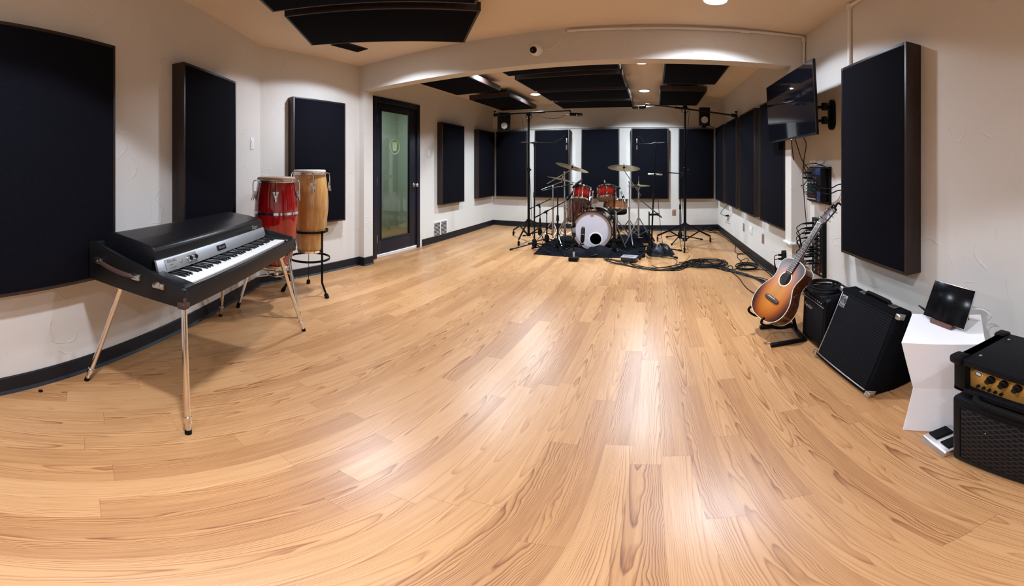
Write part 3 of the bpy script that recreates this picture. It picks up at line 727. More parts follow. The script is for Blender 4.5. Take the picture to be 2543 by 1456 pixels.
# ------------------------------------------------------------------ conga drums and their stands
MT['conga_red'] = mat_wood('red stained staves', (0.13, 0.002, 0.003), (0.36, 0.006, 0.006), 2, 0.6, 0.12, 1.0, 3)
MT['conga_nat'] = mat_wood('natural honey staves', (0.36, 0.17, 0.045), (0.60, 0.33, 0.11), 2, 0.6, 0.2, 0.8, 4)
MT['skin'] = plain('hide drum head', (0.50, 0.42, 0.34), 0.6, vs=12, var=0.2)
MT['skin_brown'] = plain('dark hide drum head', (0.34, 0.20, 0.12), 0.5, vs=12, var=0.2)
def conga(label, loc, zb, h, r, mat, skin, band, rz):
    o = thing('conga_drum', label, 'conga drum', (loc[0], loc[1], zb), rz)
    pr = [(0.105, 0.0), (0.112, 0.012), (0.128, 0.12), (0.160, 0.34), (0.176, 0.52), (0.178, 0.62), (0.172, 0.76), (0.160, 0.88), (0.148, 0.965)]
    k = r / 0.178
    b = MB(); b.lathe([(0.09 * k, 0.0)] + [(q * k, z * h) for q, z in pr] + [(0.13 * k, 0.965 * h)], 48); put('shell', b, mat, o, ang=60)
    b = MB(); b.lathe([(0.107 * k, 0.002), (0.1095 * k, -0.001), (0.121 * k, 0.03 * h), (0.1175 * k, 0.031 * h)], 48); put('foot_band', b, MT['chrome'], o)
    if band:
        b = MB(); b.lathe([(0.1785 * k, 0.600 * h), (0.1815 * k, 0.602 * h), (0.1815 * k, 0.628 * h), (0.1785 * k, 0.630 * h)], 48); put('belly_band', b, MT['chrome'], o)
    b = MB(); b.lathe([(0.150 * k, 0.945 * h), (0.152 * k, 0.985 * h), (0.146 * k, 0.998 * h), (0.10 * k, h), (0, h)], 48); put('drum_head', b, skin, o, ang=60)
    b = MB(); b.torus((0, 0, 0.962 * h), 0.163 * k, 0.0055, n=48); b.torus((0, 0, 0.945 * h), 0.155 * k, 0.004, n=48); put('rim', b, MT['chrome'], o)
    for i in range(5):
        a = 2 * pi * i / 5
        c, s = cos(a), sin(a)
        m = Matrix(((c, -s, 0, 0), (s, c, 0, 0), (0, 0, 1, 0), (0, 0, 0, 1)))
        b = MB()
        b.tube([m @ V(0.163 * k, 0, 0.963 * h), m @ V(0.183 * k, 0, 0.955 * h), m @ V(0.190 * k, 0, 0.92 * h), m @ V(0.190 * k, 0, 0.80 * h), m @ V(0.193 * k, 0, 0.76 * h)], 0.0048, 8)
        b.cyl(m @ V(0.193 * k, 0, 0.775 * h), m @ V(0.193 * k, 0, 0.745 * h), 0.010, n=8)
        lug = put('tuning_lug', b, MT['chrome'], o)
        b = MB(); b.prism([(-0.026, 0.045), (0.0, -0.035), (0.026, 0.045)], 0, 0.008, frame4(m @ V(0.171 * k, 0, 0.79 * h), m @ V(1, 0, 0) - V(0, 0, 0.10), m @ V(0, 1, 0)), 0.002)
        b.box((0, 0, 0), (0.022, 0.024, 0.03), 0.003, m @ Matrix.Translation((0.186 * k, 0, 0.79 * h))); put('lug_plate', b, MT['steel'], lug)
    return o
conga('red conga drum with chrome belly band behind the electric piano', (-2.585, 1.527), 0.372, 0.752, 0.184, MT['conga_red'], MT['skin_brown'], True, radians(40))
conga('natural wood conga drum standing beside the red one', (-2.752, 1.985), 0.405, 0.775, 0.176, MT['conga_nat'], MT['skin'], False, radians(-25))
# basket stand of the natural conga: flat black bars
cx, cy = -2.752, 1.985
o = thing('conga_stand', 'black tall ring stand with three flat legs under the natural conga', 'drum stand', (cx, cy, 0))
for z, rr in ((0.612, 0.168), (0.345, 0.185)):
    b = MB(); b.lathe([(rr, z - 0.010), (rr + 0.006, z - 0.010), (rr + 0.006, z + 0.010), (rr, z + 0.010), (rr, z - 0.010)], 44); put('support_ring' if z > 0.5 else 'brace_ring', b, MT['black_metal'], o)
for a in (2, 147, 238):
    c, s = cos(radians(a)), sin(radians(a))
    b = MB(); R = 0.181
    b.bar((c * R, s * R, 0.625), (c * R, s * R, 0.13), 0.005, 0.024, (c, s, 0.001)); b.bar((c * R, s * R, 0.135), (c * 0.245, s * 0.245, 0.02), 0.005, 0.024, (c, s, 0.3))
    leg = put('leg', b, MT['black_metal'], o)
    b = MB(); b.cyl((c * 0.232, s * 0.232, 0.038), (c * 0.255, s * 0.255, 0.0), 0.019, n=12, bev=0.003); put('rubber_foot', b, MT['rubber'], leg)
    b = MB()
    for i in range(7): b.cyl((c * (R + 0.001), s * (R + 0.001), 0.42 + i * 0.025), (c * (R + 0.005), s * (R + 0.005), 0.42 + i * 0.025), 0.004, n=8)
    put('bolt', b, MT['steel'], leg)
# chrome tripod cradle of the red conga
cx, cy = -2.585, 1.527
o = thing('conga_stand', 'chrome folding tripod cradle under the red conga', 'drum stand', (cx, cy, 0))
b = MB(); b.torus((0, 0, 0.30), 0.075, 0.007, n=28); b.cyl((0, 0, 0.27), (0, 0, 0.36), 0.018, n=14); put('hub_ring', b, MT['chrome'], o)
for a in (-110, 120, 2):
    c, s = cos(radians(a)), sin(radians(a)); pch = V(c, s, 0); q = V(-s, c, 0)
    b = MB()
    b.cyl(pch * 0.02 + V(0, 0, 0.322), pch * 0.20 + V(0, 0, 0.345), 0.008, n=10); b.cyl(pch * 0.05 + V(0, 0, 0.29), pch * 0.205 + V(0, 0, 0.275), 0.006, n=10)
    b.cyl(pch * 0.19 + V(0, 0, 0.46), pch * 0.31 + V(0, 0, 0.03), 0.011, n=12); b.cyl(pch * 0.19 + V(0, 0, 0.46), pch * 0.17 + V(0, 0, 0.52), 0.008, n=10)
    b.cyl(pch * 0.183 + V(0, 0, 0.47), pch * 0.193 + V(0, 0, 0.44), 0.017, n=12)
    b.tube([pch * 0.20 + q * 0.012 + V(0, 0, 0.30), pch * 0.23 + q * 0.03 + V(0, 0, 0.305), pch * 0.25 + q * 0.035 + V(0, 0, 0.32)], 0.0045, 6)
    leg = put('leg', b, MT['chrome'], o)
    b = MB(); b.cyl(pch * 0.305 + V(0, 0, 0.05), pch * 0.32 + V(0, 0, 0.0), 0.015, n=12, bev=0.003); put('rubber_foot', b, MT['rubber'], leg)
    b = MB(); b.box((0, 0, 0), (0.022, 0.03, 0.05), 0.006, Matrix.Translation(pch * 0.168 + V(0, 0, 0.52)) @ Matrix.Rotation(radians(a), 4, 'Z')); put('rubber_pad', b, MT['rubber'], leg)

# ------------------------------------------------------------------ television on its wall arm
MT['screen'] = plain('glossy black screen', (0.004, 0.004, 0.006), 0.04, spec=0.5, var=0.1, vs=3)
MT['bezel'] = plain('black bezel', (0.010, 0.010, 0.011), 0.25)
TVM = M4((1.085, 2.845, 1.71), -pi / 2) @ Matrix.Rotation(radians(3.0), 4, 'X')
o = thing('television', 'flat black television tilted on a wall arm above the mixer', 'television', M=TVM @ Matrix.Translation((0, 0, -0.278)))
Z = 0.278
b = MB(); b.box((0, 0.012, Z), (1.07, 0.024, 0.556), 0.004); b.box((0.22, 0.040, Z - 0.03), (0.50, 0.036, 0.34), 0.012); put('housing', b, MT['bezel'], o)
b = MB(); b.box((0, -0.0005, Z + 0.004), (1.052, 0.002, 0.532), 0.0); put('screen', b, MT['screen'], o)
MT['red_led'] = mat_emit('standby led', (1.0, 0.05, 0.02), 3.0)
b = MB(); b.box((0.06, 0.0, Z - 0.280), (0.010, 0.006, 0.004), 0.001); put('standby_light', b, MT['red_led'], o)
o = thing('wall_mount', 'black oval wall plate with two arms behind the television', 'tv mount', (XR, 2.49, 1.49))
b = MB(); oval = [(0.045 * cos(2 * pi * i / 24), (0.075 if sin(2 * pi * i / 24) > 0 else -0.075) + 0.045 * sin(2 * pi * i / 24)) for i in range(24)]
b.prism(oval, 0.0, 0.026, plate_frame((XR, 2.49, 1.61), (-1, 0, 0)), 0.004); put('wall_plate', b, MT['black_metal'], o, True)
for z in (1.66, 1.555):
    b = MB(); b.bar((XR - 0.02, 2.49, z), (XR - 0.10, 2.44, z), 0.045, 0.02, (0, 0, 1), 0.004); b.bar((XR - 0.10, 2.44, z), (1.165, 2.60, z), 0.04, 0.018, (0, 0, 1), 0.004)
    b.cyl((XR - 0.10, 2.44, z - 0.028), (XR - 0.10, 2.44, z + 0.028), 0.024, n=14, bev=0.003); put('arm', b, MT['black_metal'], o, True)
b = MB(); b.bx((1.150, 2.52, 1.52), (1.170, 2.72, 1.73), 0.004); put('screen_bracket', b, MT['black_metal'], o, True)
# cables hanging below the television
def cable(label, pts, r=0.0042, mat='cable', name='cable', group=None, k=6, cat='cable'):
    b = MB(); b.tube(pts, r, 7, k); return single(name, b, MT[mat], label, cat, group)
cable('black cable looping from the television round to the mixer top', [(1.125, 2.86, 1.45), (1.2,3.003,1.311), (1.26,3.094,1.148), (1.29,3.061,1.046), (1.28,2.945,1.047), (1.27,2.836,1.097)])
cable('black cable slanting from the television down to the mixer edge', [(1.125, 2.78, 1.45), (1.18,2.826,1.349), (1.25,2.92,1.27), (1.29,2.924,1.214), (1.3,2.869,1.186)])
cable('long black cable hanging from the television to the patch panel', [(1.13, 2.62, 1.45), (1.25,2.825,1.391), (1.28,2.945,1.257), (1.3,3.01,1.113), (1.3,2.982,0.933), (1.3,2.938,0.721), (1.29,2.898,0.655), (1.27,2.887,0.604)])

# ------------------------------------------------------------------ mixer and patch panel on the wall
MT['blue'] = plain('blue mixer panel', (0.010, 0.018, 0.085), 0.4)
MT['knob_white'] = plain('white knob', (0.42, 0.42, 0.42), 0.4)
MT['knob_red'] = plain('red knob', (0.13, 0.010, 0.008), 0.4)
MT['knob_green'] = plain('teal knob', (0.010, 0.075, 0.065), 0.4)
o = thing('mixer', 'small black and blue audio mixer hung on the wall under the television', 'mixer', (XR, 2.68, 0.90))
b = MB(); b.bx((XR - 0.02, 2.515, 0.905), (XR, 2.90, 1.205), 0.003); put('backing_board', b, MT['black_plastic'], o, True)
b = MB(); b.bx((1.245, 2.535, 0.925), (XR - 0.02, 2.80, 1.195), 0.006); put('chassis', b, MT['black_plastic'], o, True)
for lo, hi in (((1.243, 2.54, 0.93), (1.246, 2.60, 1.01)), ((1.243, 2.54, 1.14), (1.246, 2.63, 1.19))):
    b = MB(); b.bx(lo, hi, 0.0005); put('blue_strip', b, MT['blue'], o, True)
for j in range(6):
    y = 2.785 - j * 0.031
    for i, mk in enumerate(('knob_white', 'knob_red', 'knob_green', 'knob_green', 'knob_green', 'knob_white')):
        z = 0.945 + i * 0.026
        b = MB(); b.cyl((1.246, y, z), (1.232, y, z), 0.0048, 0.004, n=10); put('mixer_knob', b, MT[mk], o, True)
for j in range(7):
    y = 2.785 - j * 0.027; z = 1.115 + (j % 2) * 0.042
    b = MB(); b.cyl((1.247, y, z), (1.240, y, z), 0.011, n=14); put('input_socket', b, MT['nickel'], o, True)
    if j in (0, 1, 3, 4):
        c_ = MB(); c_.cyl((1.245, y, z), (1.20, y, z), 0.0085, 0.007, n=10); put('input_plug', c_, MT['rubber'], o, True)
cable('thin black lead arching over the top of the mixer', [(1.205, 2.71, 1.157), (1.18, 2.70, 1.21), (1.24, 2.66, 1.235), (1.30, 2.62, 1.215), (1.318, 2.60, 1.207)], 0.0038)
cable('upper black cable swagged from the mixer to the big wall panel', [(1.20, 2.785, 1.115), (1.17,2.537,1.095), (1.24,2.54,1.044), (1.27,2.422,1.043), (1.3,2.333,1.076), (1.31, 2.16, 1.08)], 0.0045)
cable('lower black cable swagged from the mixer to the big wall panel', [(1.20, 2.758, 1.157), (1.17,2.552,1.082), (1.24,2.569,1.017), (1.27,2.449,0.998), (1.3,2.333,1.032), (1.31, 2.16, 1.02)], 0.0045)
o = thing('patch_panel', 'tall black connector panel full of plugs on the wall behind the guitar', 'patch panel', (XR, 2.70, 0.285))
b = MB(); b.bx((XR - 0.035, 2.60, 0.285), (XR, 2.81, 0.775), 0.003); put('panel_box', b, MT['black_plastic'], o, True)
for z in (0.32, 0.76):
    b = MB(); b.box((XR - 0.037, 2.625, z), (0.003, 0.02, 0.014), 0.0005); put('label_tape', b, MT['knob_white'], o, True)
for i in range(11):
    z = 0.735 - i * 0.041
    for j in range(2):
        y = 2.665 + j * 0.085
        b = MB(); b.cyl((XR - 0.034, y, z), (XR - 0.042, y, z), 0.0135, n=14, bev=0.001); put('socket', b, MT['knob_red'] if (i > 7 and j == 0) else MT['nickel'], o, True)
plugs = [(0, 1), (1, 1), (1, 0), (2, 1), (3, 1), (3, 0), (5, 1), (5, 0), (6, 1), (6, 0), (7, 1), (8, 1), (8, 0)]
for n_, (i, j) in enumerate(plugs):
    z = 0.735 - i * 0.041; y = 2.665 + j * 0.085
    p = V(XR - 0.040, y, z); q = p + V(-0.075, 0.02, -0.004)
    b = MB(); b.cyl(p, q, 0.0105, 0.0095, n=10, bev=0.001); b.cyl(q, q + V(-0.03, 0.008, -0.004), 0.007, 0.004, n=8); plug = put('cable_plug', b, MT['rubber'], o, True)
    e = q + V(-0.028, 0.008, -0.004)
    b = MB(); b.tube([e, e + V(-0.035, 0.02, -0.035), (1.205 + 0.006 * (n_ % 3), 2.87 + 0.012 * (n_ % 4), z - 0.11), (1.25 + 0.005 * (n_ % 4), 2.90 + 0.01 * (n_ % 3), max(0.16, z - 0.30)), (1.27 + 0.004 * (n_ % 4), 2.90 + 0.01 * (n_ % 3), 0.07)], 0.0042, 6)
    put('cable_lead', b, MT['cable'], plug, True)
b = MB(); b.torus((1.285, 2.885, 0.62), 0.012, 0.006, (0.2, 0.3, 1), 16, 6); single('cable_tie', b, MT['knob_green'], 'small teal tie round the cables beside the guitar neck', 'cable tie')
# black power supply block on the wall below the ledge
o = thing('power_supply', 'black power block with two plugs low on the wall behind the guitar', 'power supply', (1.2,3.197,0.256))
pb = V((1.21,3.223,0.31))
b = MB(); b.box(pb, (0.05, 0.09, 0.17), 0.005); put('block', b, MT['black_plastic'], o, True)
for dz, nm in ((0.045, 0), (0.005, 1)):
    q = pb + V(-0.03, 0.02, dz)
    b = MB(); b.cyl(q + V(0.02, 0, 0), q + V(-0.03, 0.01, 0), 0.013, 0.010, n=10, bev=0.002); pl = put('plug', b, MT['rubber'], o, True)
    b = MB(); b.tube([q + V(-0.03, 0.01, 0), q + V(-0.055, 0.04, -0.02), q + V(-0.045, 0.06, -0.10), (pb.x - 0.04, pb.y + 0.04 + 0.06 * nm, 0.012)], 0.0042, 6); put('plug_lead', b, MT['cable'], pl, True)

# ------------------------------------------------------------------ acoustic guitar on its stand
a_ = V(0.574, 0.025, 0.818).normalized(); n_ = V(-0.772, -0.318, 0.551); n_ = (n_ - a_ * n_.dot(a_)).normalized(); w_ = a_.cross(n_)
# local guitar frame: x = w (towards the camera), y = a (to the head), z = n (out of the front)
GM = Matrix((w_, a_, n_)).transposed().to_4x4(); GM.translation = V(0.76, 2.29, 0.28)
G = thing('acoustic_guitar', 'sunburst acoustic guitar leaning back on a floor stand', 'guitar', M=GM)
def sunburst():
    t = NT('sunburst spruce'); v = t.pos(); x, y, z = t.xyz(v)
    e = t.mt('SQRT', t.mt('ADD', t.mt('POWER', t.mt('DIVIDE', x, 0.166), 2.0), t.mt('POWER', t.mt('DIVIDE', t.mt('SUBTRACT', y, 0.06), 0.255), 2.0)))
    g = t.noise(t.scale(v, (220, 4, 4)), 1.0, 2)
    e = t.mt('ADD', e, t.mt('MULTIPLY', t.mt('SUBTRACT', g, 0.5), 0.12))
    t.bc(t.ramp(e, [(0.15, (0.50, 0.185, 0.022)), (0.58, (0.36, 0.095, 0.008)), (0.86, (0.12, 0.022, 0.004)), (1.03, (0.022, 0.006, 0.003))])); t.p(rough=0.25, spec=0.3); return t.m
MT['burst'] = sunburst()
MT['mahogany'] = mat_wood('dark red mahogany', (0.070, 0.018, 0.008), (0.17, 0.050, 0.018), 1, 1.0, 0.15, 0.8, 4)
MT['rosewood'] = mat_wood('rosewood', (0.020, 0.009, 0.006), (0.060, 0.026, 0.016), 1, 1.5, 0.4)
MT['cream'] = plain('cream binding', (0.70, 0.62, 0.46), 0.35, var=0.04)
hw = [(-0.150, 0.0), (-0.148, 0.055), (-0.135, 0.105), (-0.105, 0.15), (-0.06, 0.178), (-0.01, 0.185), (0.045, 0.176), (0.095, 0.150), (0.135, 0.126), (0.165, 0.118), (0.20, 0.121), (0.24, 0.133), (0.275, 0.136), (0.305, 0.122), (0.325, 0.090), (0.335, 0.045), (0.337, 0.0)]
def outline(s=0.0):
    sm = smooth_path([(h, y, 0) for y, h in hw], 3)
    R_ = [(max(p.x - s, 0), p.y * (1 - s * 1.2)) for p in sm]
    return R_ + [(-x, y) for x, y in R_[-2:0:-1]]
hw = [(y * 0.975, h * 0.93) for y, h in hw]
OUT = outline()
b = MB(); n = len(OUT); TOPZ, BOTZ = 0.0, -0.095
vs = [(x, y, TOPZ - 0.004) for x, y in OUT] + [(x, y, BOTZ + 0.004) for x, y in OUT]
b._add(vs, [(i, (i + 1) % n, n + (i + 1) % n, n + i) for i in range(n)]); put('body_sides', b, MT['mahogany'], G, ang=60)
b = MB(); b.prism(OUT, TOPZ - 0.004, TOPZ); put('soundboard', b, MT['burst'], G)
b = MB(); b.prism(OUT, BOTZ, BOTZ + 0.004); put('body_back', b, MT['mahogany'], G)
for z in (TOPZ - 0.002, BOTZ + 0.002):
    b = MB(); b.tube([(x * 1.003, y, z) for x, y in OUT], 0.0032, 6, 1, True); put('binding', b, MT['cream'], G)
SHY = 0.178
b = MB(); b.lathe([(0.0475, 0.0), (0.0475, 0.0015), (0, 0.0015)], 36, M4((0, SHY, 0))); put('sound_hole', b, MT['rubber'], G)
b = MB(); b.lathe([(0.050, 0.0003), (0.050, 0.0014), (0.058, 0.0014), (0.058, 0.0003)], 40, M4((0, SHY, 0))); put('rosette', b, MT['cream'], G)
b = MB(); b.prism([(-0.075, -0.012), (-0.05, -0.022), (0.05, -0.022), (0.075, -0.012), (0.07, 0.008), (0.04, 0.014), (-0.04, 0.014), (-0.07, 0.008)], 0, 0.009, M4((0, 0.015, 0)), 0.002); br = put('bridge', b, MT['rosewood'], G)
b = MB(); b.bx((-0.037, 0.018, 0.008), (0.037, 0.0215, 0.0125), 0.0005); put('saddle', b, MT['cream'], br)
NUT = 0.640
b = MB(); b.prism([(-0.028, SHY + 0.04), (0.028, SHY + 0.04), (0.0225, NUT), (-0.0225, NUT)], 0.0005, 0.0085, None, 0.001); fb = put('fingerboard', b, MT['rosewood'], G)
b = MB()
for i in range(1, 19):
    y = NUT - (NUT - 0.018) * (1 - 2 ** (-i / 12)); 
    if y < SHY + 0.05: break
    wd = 0.0225 + (NUT - y) / (NUT - SHY - 0.04) * 0.0055
    b.box((0, y, 0.009), (2 * wd, 0.0018, 0.0014))
put('frets', b, MT['nickel'], fb)
for i in (3, 5, 7, 9, 12): 
    b = MB(); y = NUT - (NUT - 0.018) * (1 - 2 ** (-(i - 0.5) / 12)); b.cyl((0, y, 0.0080), (0, y, 0.0089), 0.003, n=10); put('fret_marker', b, MT['cream'], fb)
b = MB(); b.grid(lambda u, v: V((0.0225 + (1 - v) * 0.004) * cos(pi + pi * u), 0.33 + v * (NUT - 0.33), 0.002 + (0.020 + (1 - v) * 0.004) * sin(pi + pi * u)), 10, 8); b.prism([(-0.027, 0.315), (0.027, 0.315), (0.025, 0.36), (-0.025, 0.36)], -0.07, 0.001, None, 0.006); put('neck', b, MT['mahogany'], G)
HM = Matrix.Translation((0, NUT, 0.002)) @ Matrix.Rotation(radians(-13), 4, 'X')
b = MB(); b.prism([(-0.0225, -0.002), (0.0225, -0.002), (0.034, 0.03), (0.037, 0.155), (0.018, 0.165), (0, 0.158), (-0.018, 0.165), (-0.037, 0.155), (-0.034, 0.03)], -0.015, 0.0, HM, 0.002); hd = put('headstock', b, MT['rosewood'], G)
b = MB(); b.bx((-0.0225, NUT - 0.003, 0.004), (0.0225, NUT + 0.003, 0.012), 0.0005); put('nut', b, MT['cream'], G)
for i in range(3):
    for s in (-1, 1):
        y = 0.045 + i * 0.042
        b = MB(); b.cyl(HM @ V(s * 0.024, y, -0.001), HM @ V(s * 0.024, y, 0.016), 0.0035, n=8); b.cyl(HM @ V(s * 0.030, y, -0.009), HM @ V(s * 0.050, y, -0.009), 0.0025, n=6)
        b.box((0, 0, 0), (0.016, 0.010, 0.008), 0.003, HM @ Matrix.Translation((s * 0.056, y, -0.009))); put('tuning_peg', b, MT['chrome'], hd)
b = MB()
for i in range(6):
    x0 = -0.026 + i * 0.0104; x1 = -0.0175 + i * 0.007; b.cyl((x0, 0.020, 0.0125), (x1, NUT, 0.0125), 0.0006, n=5)
put('strings', b, MT['nickel'], G)
b = MB(); b.box((0.10, -0.118, -0.05), (0.05, 0.004, 0.045), 0.001, Matrix.Translation((0.10, -0.118, -0.05)) @ Matrix.Rotation(radians(42), 4, 'Z') @ Matrix.Translation((-0.10, 0.118, 0.05))); put('preamp_plate', b, MT['black_plastic'], G)
b = MB(); b.cyl((0.083, -0.122, -0.05), (0.088, -0.130, -0.05), 0.009, n=14, bev=0.001); put('output_jack', b, MT['nickel'], G)
# strap hook capo on the head
b = MB(); b.tube([GM @ HM @ V(0.02, 0.150, 0.004), GM @ HM @ V(0.03, 0.19, 0.02), GM @ HM @ V(0.045, 0.20, -0.02), GM @ HM @ V(0.06, 0.17, -0.06)], [0.009, 0.006], 8); b.tube([GM @ HM @ V(-0.01, 0.150, 0.006), GM @ HM @ V(0.012, 0.165, 0.022), GM @ HM @ V(0.035, 0.14, 0.0)], [0.008, 0.005], 8)
single('guitar_capo', b, MT['black_plastic'], 'black clamp capo clipped to the guitar headstock', 'capo')
# stand
o = thing('guitar_stand', 'black floor stand holding the sunburst guitar', 'guitar stand', (0.86, 2.28, 0))
bot = GM @ V(0, -0.152, -0.05)
b = MB(); b.bar((0.70, 2.12, 0.014), (0.935, 2.13, 0.014), 0.028, 0.026, (0, 0, 1), 0.004); b.bar((0.72, 2.42, 0.014), (0.95, 2.42, 0.014), 0.028, 0.026, (0, 0, 1), 0.004); b.bar((0.93, 2.12, 0.014), (0.945, 2.42, 0.014), 0.028, 0.026, (0, 0, 1), 0.004); put('base_frame', b, MT['black_metal'], o, True)
bk = GM @ V(-0.02, 0.10, -0.110)
b = MB(); b.cyl((0.938, 2.29, 0.02), bk, 0.013, n=12); put('upright', b, MT['black_metal'], o, True)
for s in (-1, 1):
    p0 = GM @ V(s * 0.085, -0.135, -0.15); p1 = GM @ V(s * 0.085, -0.158, 0.015)
    if s > 0: p0 = GM @ V(0.075, -0.150, -0.15); p1 = GM @ V(0.075, -0.166, 0.015)
    b = MB(); b.tube([(0.935, 2.29, 0.05), p0, GM @ V(s * 0.08, -0.162, -0.05), p1, GM @ V(s * 0.082, -0.14, 0.045), GM @ V(s * 0.084, -0.115, 0.04)], 0.0085, 8); put('yoke_arm', b, MT['rubber'], o, True)

# ------------------------------------------------------------------ small combo amplifier
MT['amp_tolex'] = plain('black amp covering', (0.0045, 0.0045, 0.0055), 0.5, spec=0.09, vs=200, bump=0.0008, var=0.3)
MT['grille'] = mat_fabric('black grille cloth', (0.010, 0.010, 0.011), 900)
o = thing('guitar_amplifier', 'small black combo amplifier with a knob row behind the guitar', 'amplifier', (1.04, 2.02, 0))
ay0, ay1 = 1.897, 2.215
Mp = Matrix(((1, 0, 0, 0), (0, 0, 1, 0), (0, 1, 0, 0), (0, 0, 0, 1)))               # prism XY -> XZ, extrude -> Y
prof = [(0.950, 0.02), (1.19, 0.02), (1.19, 0.385), (1.004, 0.385), (0.972, 0.368), (0.963, 0.335)]
b = MB(); b.prism(prof, ay0, ay1, Mp, 0.008); put('cabinet', b, MT['amp_tolex'], o, True)
b = MB(); b.prism([(0.9475, 0.055), (0.957, 0.055), (0.969, 0.315), (0.9585, 0.315)], ay0 + 0.025, ay1 - 0.025, Mp, 0.002); gr = put('grille_cloth', b, MT['grille'], o, True)
pn = V(-0.985, 0, 0.17).normalized(); pu = V(0.17, 0, 0.985).normalized()
def on_amp(y, k, off=0.0):
    m = Matrix((V(0, -1, 0), pu, pn)).transposed().to_4x4(); m.translation = V(0.9625, y, 0.333) + pu * k + pn * off; return m
b = MB(); b.box((0, 0, 0.001), (0.29, 0.040, 0.004), 0.001, on_amp((ay0 + ay1) / 2, 0.026)); cp = put('control_panel', b, MT['black_metal'], o, True)
b = MB(); b.box((0, 0, 0.002), (0.29, 0.006, 0.004), 0.001, on_amp((ay0 + ay1) / 2, -0.006)); put('chrome_strip', b, MT['steel'], o, True)
for i in range(11):
    m = on_amp(ay1 - 0.030 - i * 0.026, 0.022, 0.003)
    b = MB(); b.lathe([(0.0088, 0), (0.0085, 0.008), (0.006, 0.015), (0, 0.0155)], 14, m); kk = put('amp_knob', b, MT['black_plastic'], cp, True)
    b = MB(); b.lathe([(0.0052, 0.0150), (0.005, 0.0165), (0, 0.0166)], 12, m); put('knob_cap', b, MT['chrome'], kk, True)
text('script_logo', 'Fender', MT['letter_silver'], gr, Matrix(((0, 0.05, -0.999, 0.9575), (-1, 0, 0, ay1 - 0.085), (0, 0.999, 0.05, 0.272), (0, 0, 0, 1))), 0.042, 0.0015, 0.45, True)
b = MB(); b.tube([(1.15, 1.93, 0.384), (1.15, 1.935, 0.408), (1.15, 1.97, 0.414), (1.15, 2.11, 0.414), (1.15, 2.145, 0.408), (1.15, 2.15, 0.384)], 0.009, 8); put('carry_handle', b, MT['rubber'], o, True)
for y in (1.92, 2.16):
    b = MB(); b.box((1.15, y, 0.389), (0.034, 0.055, 0.010), 0.003); put('handle_bracket', b, MT['nickel'], o, True)
for x in (0.98, 1.16):
    for y in (ay0 + 0.04, ay1 - 0.04):
        b = MB(); b.cyl((x, y, 0.0), (x, y, 0.022), 0.016, n=12); put('rubber_foot', b, MT['rubber'], o, True)
# coil of cable on it
cc = V(1.045, 2.055, 0.400)
b = MB()
for i in range(9):
    r = 0.098 + 0.012 * RND.random(); dz = 0.0045 * i
    ph = RND.random() * 6.28; tx = RND.uniform(-0.06, 0.06); ty = RND.uniform(-0.06, 0.06); ox = RND.uniform(-0.008, 0.008)
    b.tube([cc + V(ox + r * cos(t * 0.524 + ph), r * 1.12 * sin(t * 0.524 + ph), dz + tx * 0.12 * cos(t * 0.524) + ty * 0.12 * sin(t * 0.524) - 0.002) for t in range(12)], 0.0036, 6, 3, True)
b.tube([cc + V(0.02, -0.09, 0.03), cc + V(0.06, -0.10, 0.03), cc + V(0.09, -0.11, 0.012), cc + V(0.10, -0.115, 0.0)], 0.0036, 6)
b.cyl(cc + V(0.10, -0.115, 0.0), cc + V(0.112, -0.145, -0.006), 0.007, n=8)
single('cable_coil', b, MT['cable'], 'coiled black cable lying on top of the small combo amplifier', 'cable')

# ------------------------------------------------------------------ wedge bass combo tilted back
MT['carpet'] = plain('black carpet covering', (0.0045, 0.0045, 0.0055), 0.85, spec=0.04, vs=300, bump=0.0012, var=0.4)
MT['wedge_grille'] = None
t = NT('ribbed grille'); v = t.pos(); x, y, z = t.xyz(v); s_ = t.mt('SINE', t.mt('MULTIPLY', z, 520.0)); t.bc(t.mix(t.mt('MULTIPLY', t.mt('ADD', s_, 1.0), 0.5), (0.003, 0.003, 0.004), (0.010, 0.010, 0.012))); t.p(rough=0.8, spec=0.06); t.bump(s_, 0.0008, 0.6); MT['wedge_grille'] = t.m
o = thing('bass_amplifier', 'large black wedge-shaped bass amplifier tilted back between the small combo and white stand', 'amplifier', (1.03, 1.62, 0))
wy0, wy1 = 1.36, 1.885
prof = [(0.893, 0.028), (0.915, 0.004), (1.05, 0.0), (1.165, 0.012), (1.165, 0.455), (1.075, 0.458)]
b = MB(); b.prism(prof, wy0, wy1, Mp, 0.010); put('cabinet', b, MT['carpet'], o, True, 50)
fu = V(1.075 - 0.893, 0, 0.458 - 0.028); FL = fu.length; fu.normalize(); fn = V(-fu.z, 0, fu.x)
def on_wedge(y, k, off=0.0):
    m = Matrix((V(0, -1, 0), fu, fn)).transposed().to_4x4(); m.translation = V(0.893, y, 0.028) + fu * k + fn * off; return m
yc = (wy0 + wy1) / 2; WW = wy1 - wy0
gm_ = on_wedge(yc, FL / 2)
b = MB(); b.box((0, 0, 0.001), (WW - 0.045, FL - 0.045, 0.008), 0.002, gm_); wg = put('grille_cloth', b, MT['wedge_grille'], o, True)
b = MB(); b.box((-(WW - 0.045) / 2 - 0.002, 0, 0.003), (0.008, FL - 0.037, 0.010), 0.003, gm_); b.box((0, -(FL - 0.045) / 2 - 0.002, 0.003), (WW - 0.037, 0.008, 0.010), 0.003, gm_); put('chrome_trim', b, MT['steel'], o, True)
b = MB(); b.box((0.0, (FL - 0.045) / 2 + 0.002, 0.003), (WW - 0.037, 0.008, 0.010), 0.003, gm_); put('top_piping', b, MT['amp_tolex'], o, True)
lm = on_wedge(wy1 - 0.062, FL - 0.072, 0.006)
